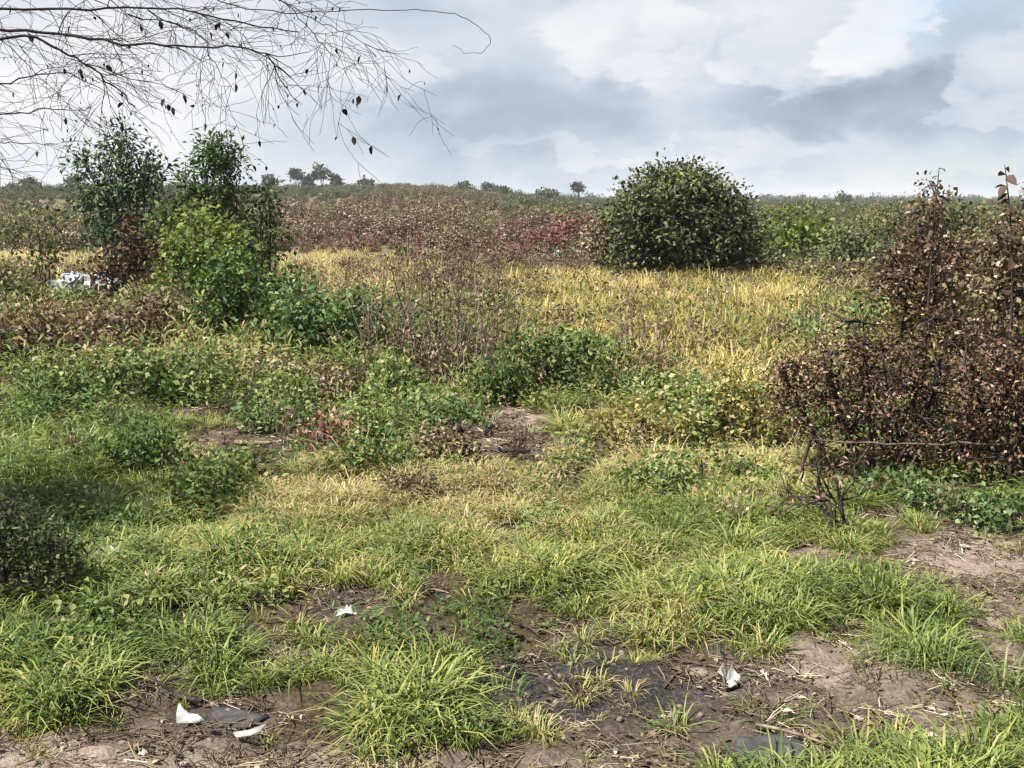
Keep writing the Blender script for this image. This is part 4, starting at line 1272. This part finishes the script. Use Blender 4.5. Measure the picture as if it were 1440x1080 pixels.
# branches out of frame overhead so that those above hang from something
for e in [(2.4, -.3, 4.4), (3.2, .2, 4.6)]:
    bmm = MB(); c = curve(hub, np.array(e), r_, .15, 9, .05); bmm.tube(c, np.linspace(.05, .015, 9), 6)
    side(bmm, c, .012, 6, 1)
    obj('branch', bmm.mesh('branch', M['silhouette_twig']), troot)
lm = MB(); lm.leaves(np.zeros((1, 3)), np.array([[1.0, 0, 0]]), np.array([[0, 0, 1.0]]), .046, .022, np.array([.1]), fine=True)
lme = lm.mesh('leaf', M['silhouette_dead_leaf'])
sp = [leaf_spots[i] for i in r_.choice(len(leaf_spots), min(190, len(leaf_spots)), replace=False)]
for px, py in [(496, 138), (500, 146), (492, 146), (505, 134), (116, 104), (120, 110), (232, 138), (236, 146), (243, 150), (106, 168), (108, 180), (105, 190), (277, 130), (415, 138), (418, 144), (438, 22), (442, 28), (432, 16)]:
    q = at(px, py, 6.5); sp.append(np.array([q.x - TX, q.y - TY, q.z - troot.location.z]))
for q in sp:
    o = obj('leaf', lme, troot); o.location = q
    o.rotation_euler = (r_.normal(0, .6), 1.15 + r_.normal(0, .35), r_.random() * 6.28); s = .35 + .9 * r_.random() ** 2; o.scale = (s, s * (.7 + .6 * r_.random()), s)
# unseen leafy crown and limbs left of the view, added to shade the dark bush
st, cr = make_plant(2.6, 2.6, 2.4, [(-.2, .6, .4, .4, 1.4), (0, .8, .4, .3, 1)], 130, 18, .10, .2, 77, M['dark_leaf'], M['dark_twig'], stems=6, stem_r=.05, single=True)
c1 = obj('crown', cr, troot); c1.location = (-.5, -1.0, 2.2)
c2 = obj('shade_limb', st, troot); c2.location = (-.5, -1.0, 2.2)

# ------------------------------------------------------------------ rubbish, stones, wood
def slab_mesh(pts, th, r_, mat, crumple=.0, name='sheet', sub=4):
    """thin irregular sheet with real thickness: outline pts (n,2)"""
    pts = np.asarray(pts, float); n = len(pts)
    c = pts.mean(0)
    rings = [c + (pts - c) * s for s in np.linspace(1, .0, sub + 1)[:-1]]
    V = []; 
    for rg in rings:
        z = crumple * r_.normal(size=n)
        V.append(np.column_stack([rg, z]))
    V = np.concatenate(V); V = np.vstack([V, [c[0], c[1], crumple * r_.normal()]])
    top = V.copy(); top[:, 2] += th
    m_ = len(V)
    q = MB()
    fq = []; ft = []
    for s in range(sub - 1):
        for k in range(n):
            a, b = s * n + k, s * n + (k + 1) % n
            fq.append((a + m_, b + m_, b + n + m_, a + n + m_)); fq.append((b, a, a + n, b + n))
    for k in range(n):
        a, b = (sub - 1) * n + k, (sub - 1) * n + (k + 1) % n
        ft.append((a + m_, b + m_, 2 * m_ - 1)); ft.append((b, a, m_ - 1))
        fq.append((k, (k + 1) % n, (k + 1) % n + m_, k + m_))
    q.add(np.vstack([V, top]), np.array(fq))
    q.f.append(np.array(ft, np.int32).ravel()); q.sz.append(np.full(len(ft), 3, np.int32)); q.m.append(np.zeros(len(ft), np.int32))
    return q.mesh(name, mat)


def blob(n, r_, irr=.25, sx_=1.0, sy_=1.0):
    a = np.sort(np.linspace(0, 2 * math.pi, n, endpoint=False) + r_.normal(0, .12, n))
    rr = 1 + r_.normal(0, irr, n)
    return np.stack([np.cos(a) * rr * sx_, np.sin(a) * rr * sy_], 1)


def on_ground(px, py, up=.0):
    p = gnd(px, py); p.z = float(gz(p.x, p.y)) + up
    return p


rr_ = np.random.default_rng(42)
o = obj('paper_scrap', slab_mesh([(-.075, .09), (-.055, .06), (-.01, .0), (.04, -.02), (.08, -.05), (.03, -.06), (-.07, -.05), (-.08, .02)], .003, rr_, M['paper'], .008, 'paper_scrap'))
o.scale = (.8, .8, .8); o.location = on_ground(270, 1030, .05); o.rotation_euler = (R(24), R(-8), R(4)); tag(o, 'torn white triangular scrap of paper against the dark grey sheet', 'paper scrap')
o = obj('paper_scrap', slab_mesh([(-.06, -.02), (.0, -.012), (.075, .03), (.05, -.015), (.02, -.035), (-.04, -.045)], .003, rr_, M['paper'], .005, 'paper_scrap'))
o.location = on_ground(350, 1049, .05); o.rotation_euler = (R(15), 0, 0); tag(o, 'long pale scrap of paper at the right edge of the dark grey sheet', 'paper scrap')
o = obj('grey_sheet', slab_mesh([(-.17, .10), (-.05, .11), (.12, .07), (.19, .03), (.10, -.09), (.02, -.12), (-.06, -.04)], .012, rr_, M['grey_sheet'], .004, 'grey_sheet'))
o.location = on_ground(325, 1016, .008); o.scale = (.85, .75, .6); o.rotation_euler = (R(4), R(2), 0); tag(o, 'flat dark grey sheet lying on the soil, bottom left', 'sheet')
o = obj('plastic_bag', slab_mesh(blob(14, rr_, .2, .10, .08), .006, rr_, M['paper'], .045, 'plastic_bag', 5))
o.location = on_ground(152, 800, .06); o.rotation_euler = (R(20), 0, 0); tag(o, 'crumpled white plastic bag in the grass by the dark bush', 'plastic bag')
o = obj('plastic_bag', slab_mesh(blob(12, rr_, .25, .055, .045), .005, rr_, M['paper'], .03, 'plastic_bag', 4))
o.location = on_ground(1026, 968, .04); tag(o, 'small crumpled pale plastic scrap on the reddish bare earth', 'plastic scrap')
o = obj('plastic_scrap', slab_mesh(blob(10, rr_, .2, .05, .035), .004, rr_, M['pale_rubble'], .02, 'plastic_scrap'))
o.location = on_ground(490, 872, .03); tag(o, 'bluish plastic scrap in the dark bare patch', 'plastic scrap')
for (px, py, sx_, lab) in [(20, 1026, .022, 'tiny white paper bit at the bottom left edge'), (202, 1066, .024, 'tiny pale paper bit on the soil left of the grey sheet'), (1208, 1022, .014, 'tiny white speck of paper on the pinkish earth'), (5, 940, .018, 'tiny white paper bit in the grass at the left edge'),
                           (915, 832, .022, 'tiny white paper bit in the yellow green grass'), (260, 1078, .02, 'tiny pale paper bit at the very bottom of the photo'), (132, 572, .045, 'pale paper bit on the ground under the pale weeds')]:
    o = obj('paper_bit', slab_mesh(blob(8, rr_, .2, sx_, sx_ * .6), .003, rr_, M['paper'], .006, 'paper_bit', 3))
    o.location = on_ground(px, py, .02); o.rotation_euler = (R(12), 0, rr_.random() * 6); tag(o, lab, 'paper bit')


def stone(sx_, sy_, sz_, r_, mat, name='stone'):
    import bmesh
    bm = bmesh.new(); bmesh.ops.create_icosphere(bm, subdivisions=3, radius=1.0)
    V = np.array([v.co[:] for v in bm.verts]); Fc = np.array([[v.index for v in f.verts] for f in bm.faces]); bm.free()
    o3 = r_.random(3) * 50
    nz = fbm(V[:, 0] * 1.4 + o3[0] + V[:, 2], V[:, 1] * 1.4 + o3[1] - V[:, 2] * .7, 4) - .5
    V = np.sign(V) * np.abs(V) ** .85 * (1 + .75 * nz)[:, None] * np.array([[sx_, sy_, sz_]])
    q = MB(); q.add(V, Fc)
    return q.mesh(name, mat, True)


o = obj('flat_stone', stone(.17, .11, .035, rr_, M['grey_sheet'], 'flat_stone')); o.location = on_ground(1085, 1062, .01); tag(o, 'flat dark grey stone at the bottom right', 'stone')
o = obj('stone', stone(.05, .034, .022, rr_, M['clod'])); o.location = on_ground(980, 950, .01); tag(o, 'small grey stone on the burnt earth', 'stone')


def stick(name, label, cat, a, b, rad, mat, seed, lift=(.02, .02), k=6, wob=.05, sidek=0):
    r2 = np.random.default_rng(seed)
    A = on_ground(*a, lift[0]); Bp = on_ground(*b, lift[1])
    q = MB(); c = curve(np.zeros(3), np.array(Bp - A), r2, 0, 8, wob)
    q.tube(c, np.linspace(rad, rad * .6, 8), k)
    for s in range(sidek):
        i = r2.integers(2, 7); e = c[i] + r2.normal(0, .12, 3) * np.array([1, 1, .5]) + np.array([0, 0, .06])
        q.tube([c[i], (c[i] + e) / 2, e], [rad * .5, rad * .4, rad * .25], 4)
    o = obj(name, q.mesh(name, M[mat], True)); o.location = A
    return tag(o, label, cat)


stick('fallen_log', 'charred log lying under the spreading green weed', 'log', (598, 602), (690, 618), .055, 'charred', 1, (.05, .05), 8, .02, 2)
stick('fallen_log', 'thin dark log on the brown patch below the sandy patch', 'log', (610, 630), (745, 642), .03, 'dark_twig', 2, (.03, .03), 7, .03, 3)
stick('fallen_branch', 'short pale weathered branch on the bare patch left of centre', 'branch', (330, 628), (382, 630), .028, 'dead_bark', 3, (.03, .03), 6, .04)
stick('stick', 'thin pale stick at the edge of the flat dark stone', 'stick', (1062, 1036), (1165, 1050), .009, 'dead_bark', 4)
stick('stick', 'dark forked branch on the burnt earth right of the long grass', 'stick', (1215, 845), (1300, 900), .016, 'charred', 5, (.02, .03), 6, .06, 3)
stick('stick', 'thin dark root across the soil left of the grey sheet', 'stick', (160, 955), (285, 1010), .018, 'charred', 6, (.02, .03), 6, .05, 2)
stick('stick', 'dark stick lying left of the dead shrub', 'stick', (1070, 772), (1145, 770), .015, 'charred', 7, (.02, .02), 6, .05, 1)
stick('stick', 'bent pale twig curving up in the pale weeds', 'twig', (232, 552), (246, 520), .012, 'dead_bark', 8, (.02, .35), 5, .15)
stick('stick', 'white slanting stick poking from the broad green bush', 'stick', (312, 476), (328, 462), .014, 'pale_rubble', 9, (.15, .35), 5, .02)
stick('stick', 'second white slanting stick, nearer the lower green bush', 'stick', (354, 494), (364, 482), .014, 'pale_rubble', 10, (.12, .3), 5, .02)
# long bough lying across the front of the brown bush
A = at(1140, 618, 8.3); B2 = at(1470, 628, 8.2)
q = MB(); r2 = np.random.default_rng(3); c = curve(np.zeros(3), np.array(B2 - A), r2, -.01, 14, .012); c[1:-1] += r2.normal(0, .012, (12, 3))
q.tube(c, np.linspace(.007, .013, 14), 6)
for i in (3, 6, 9, 11):
    e = c[i] + np.array([r2.normal(0, .1), .05, -.28]); q.tube([c[i], (c[i] + e) / 2 + r2.normal(0, .02, 3), e], [.009, .007, .004], 4)
foot = Vector((A.x - .05, A.y + .02, float(gz(A.x, A.y))))
q.tube([np.zeros(3), np.array((foot - A)) * .5 + np.array([-.03, 0, 0]), np.array(foot - A)], [.013, .016, .02], 6)
q.tube([c[-1], c[-1] * .99 + np.array([0, 0, -.4]), c[-1] + np.array([.02, .03, -.95])], [.02, .022, .026], 6)
o = obj('fallen_bough', q.mesh('fallen_bough', M['bark'], True)); o.location = A; tag(o, 'long thin bough lying level across the front of the brown bush', 'branch')


def rubble(label, px, py, wpx, seed, n, big):
    r2 = np.random.default_rng(seed)
    p = on_ground(px, py); m = p.y / F
    r = thing('rubble_heap', label, 'rubble', p)
    for k in range(n):
        s = big * (.5 + .8 * r2.random())
        me = slab_mesh(blob(8, r2, .18, s, s * .7), .04 + .05 * r2.random(), r2, M['pale_rubble'], .02, 'chunk', 3)
        o = obj('chunk', me, r)
        xx = (r2.random() - .5)
        o.location = (xx * wpx * m, r2.normal(0, .3), (.08 + r2.random() * .5) * (1 - 1.2 * abs(xx)))
        o.rotation_euler = (R(60) * r2.random() + .3, r2.normal(0, .4), r2.normal(0, .6))


rubble('heap of white broken rubble in the yellow grass on the left', 122, 414, 90, 5, 44, .19)
rubble('low line of pale rubble left of the round tree', 795, 372, 70, 6, 14, .15)
# stake with a white rag on it
p = on_ground(926, 412); ztop = at(926, 388, p.y).z - p.z
q = MB(); q.tube([[0, 0, -.1], [.01, 0, ztop * .5], [0, 0, ztop]], [.03, .028, .025], 6)
o = obj('stake', q.mesh('stake', M['charred'], True)); o.location = p; tag(o, 'dark stake with a white rag in front of the round tree', 'stake')
o = obj('rag', slab_mesh(blob(10, rr_, .35, .11, .07), .012, rr_, M['paper'], .04, 'rag', 4)); o.location = p + Vector((-.02, -.04, ztop + .05)); o.rotation_euler = (R(70), R(20), 0); tag(o, 'white rag caught on top of the dark stake', 'rag')

# ------------------------------------------------------------------ distinct tufts of long grass
def tuft_mesh(seed, n, spread, h0, h1, wid, lean):
    q = MB(); blade_arrays(q, n, spread, h0, h1, wid, lean, np.random.default_rng(seed), curl=.7, tint=(.1, .9)); return q


M['tuft_blade'] = plant_mat('tuft_blade', [(0, (0.050, 0.095, 0.024)), (.5, (0.110, 0.158, 0.048)), (.85, (0.19, 0.225, 0.08)), (1, (0.36, 0.33, 0.17))], .32, .45)
TUFTS = [
    (130, 975, .23, .9, 'tall bright green grass tuft beside the dark root at the bottom left'),
    (40, 960, .19, 1.0, 'sprawling green grass tuft at the left edge below the dark bush'),
    (250, 895, .20, .9, 'green grass tuft right of the crumpled white bag'),
    (600, 1010, .15, 1.0, 'grass tuft with long thin blades left of the burnt earth'),
    (690, 985, .16, .9, 'smaller grass tuft touching the burnt earth'),
    (500, 1000, .12, .9, 'low yellowish grass tuft at the bottom centre'),
    (1030, 905, .22, 1.0, 'green grass tuft above the pinkish bare earth'),
    (1080, 1010, .12, .8, 'small bright grass tuft above the flat dark stone'),
    (1252, 835, .20, .9, 'upright grass tuft alone between two bare patches'),
    (1330, 960, .26, 1.0, 'big spreading grass tuft on the right side of the foreground'),
    (1420, 985, .26, 1.0, 'long grass tuft at the right edge of the foreground'),
    (920, 770, .24, 1.0, 'dense dark green grass tuft in the middle of the short grass'),
    (560, 768, .20, .9, 'dark green grass tuft in the yellow green grass left of centre'),
    (815, 700, .26, 1.0, 'wide green grass tuft right of the bare brown patch'),
    (1240, 950, .16, .8, 'thin grass tuft in the middle of the pinkish earth'),
]
for i, (px, py, h, s, lab) in enumerate(TUFTS):
    p = on_ground(px, py)
    h *= .85
    q = tuft_mesh(400 + i, 64, .15 * s + .02, .25 * h, h, .0058, .9)
    o = obj('grass_tuft', q.mesh('grass_tuft', M['tuft_blade'])); o.location = p
    tag(o, lab, 'grass tuft')

# ------------------------------------------------------------------ air
hz_m = bpy.data.materials.new('haze_air'); hz_m.use_nodes = True
T = NT(hz_m.node_tree); T.n.clear()
pv = T.node('ShaderNodeVolumePrincipled')
pv.inputs['Color'].default_value = (0.86, 0.90, 0.96, 1)
pv.inputs['Density'].default_value = 0.00022
ho = T.node('ShaderNodeOutputMaterial'); T.l.new(pv.outputs[0], ho.inputs['Volume'])
q = MB()
x0, x1, y0, y1, z0, z1 = -1800, 1800, -80, 1950, -6, 24
q.add([(x0, y0, z0), (x1, y0, z0), (x1, y1, z0), (x0, y1, z0), (x0, y0, z1), (x1, y0, z1), (x1, y1, z1), (x0, y1, z1)],
      [(0, 3, 2, 1), (4, 5, 6, 7), (0, 1, 5, 4), (1, 2, 6, 5), (2, 3, 7, 6), (3, 0, 4, 7)])
tag(obj('haze', q.mesh('haze', hz_m)), 'thin pale haze in the air over the scrubland', 'haze', kind='stuff')
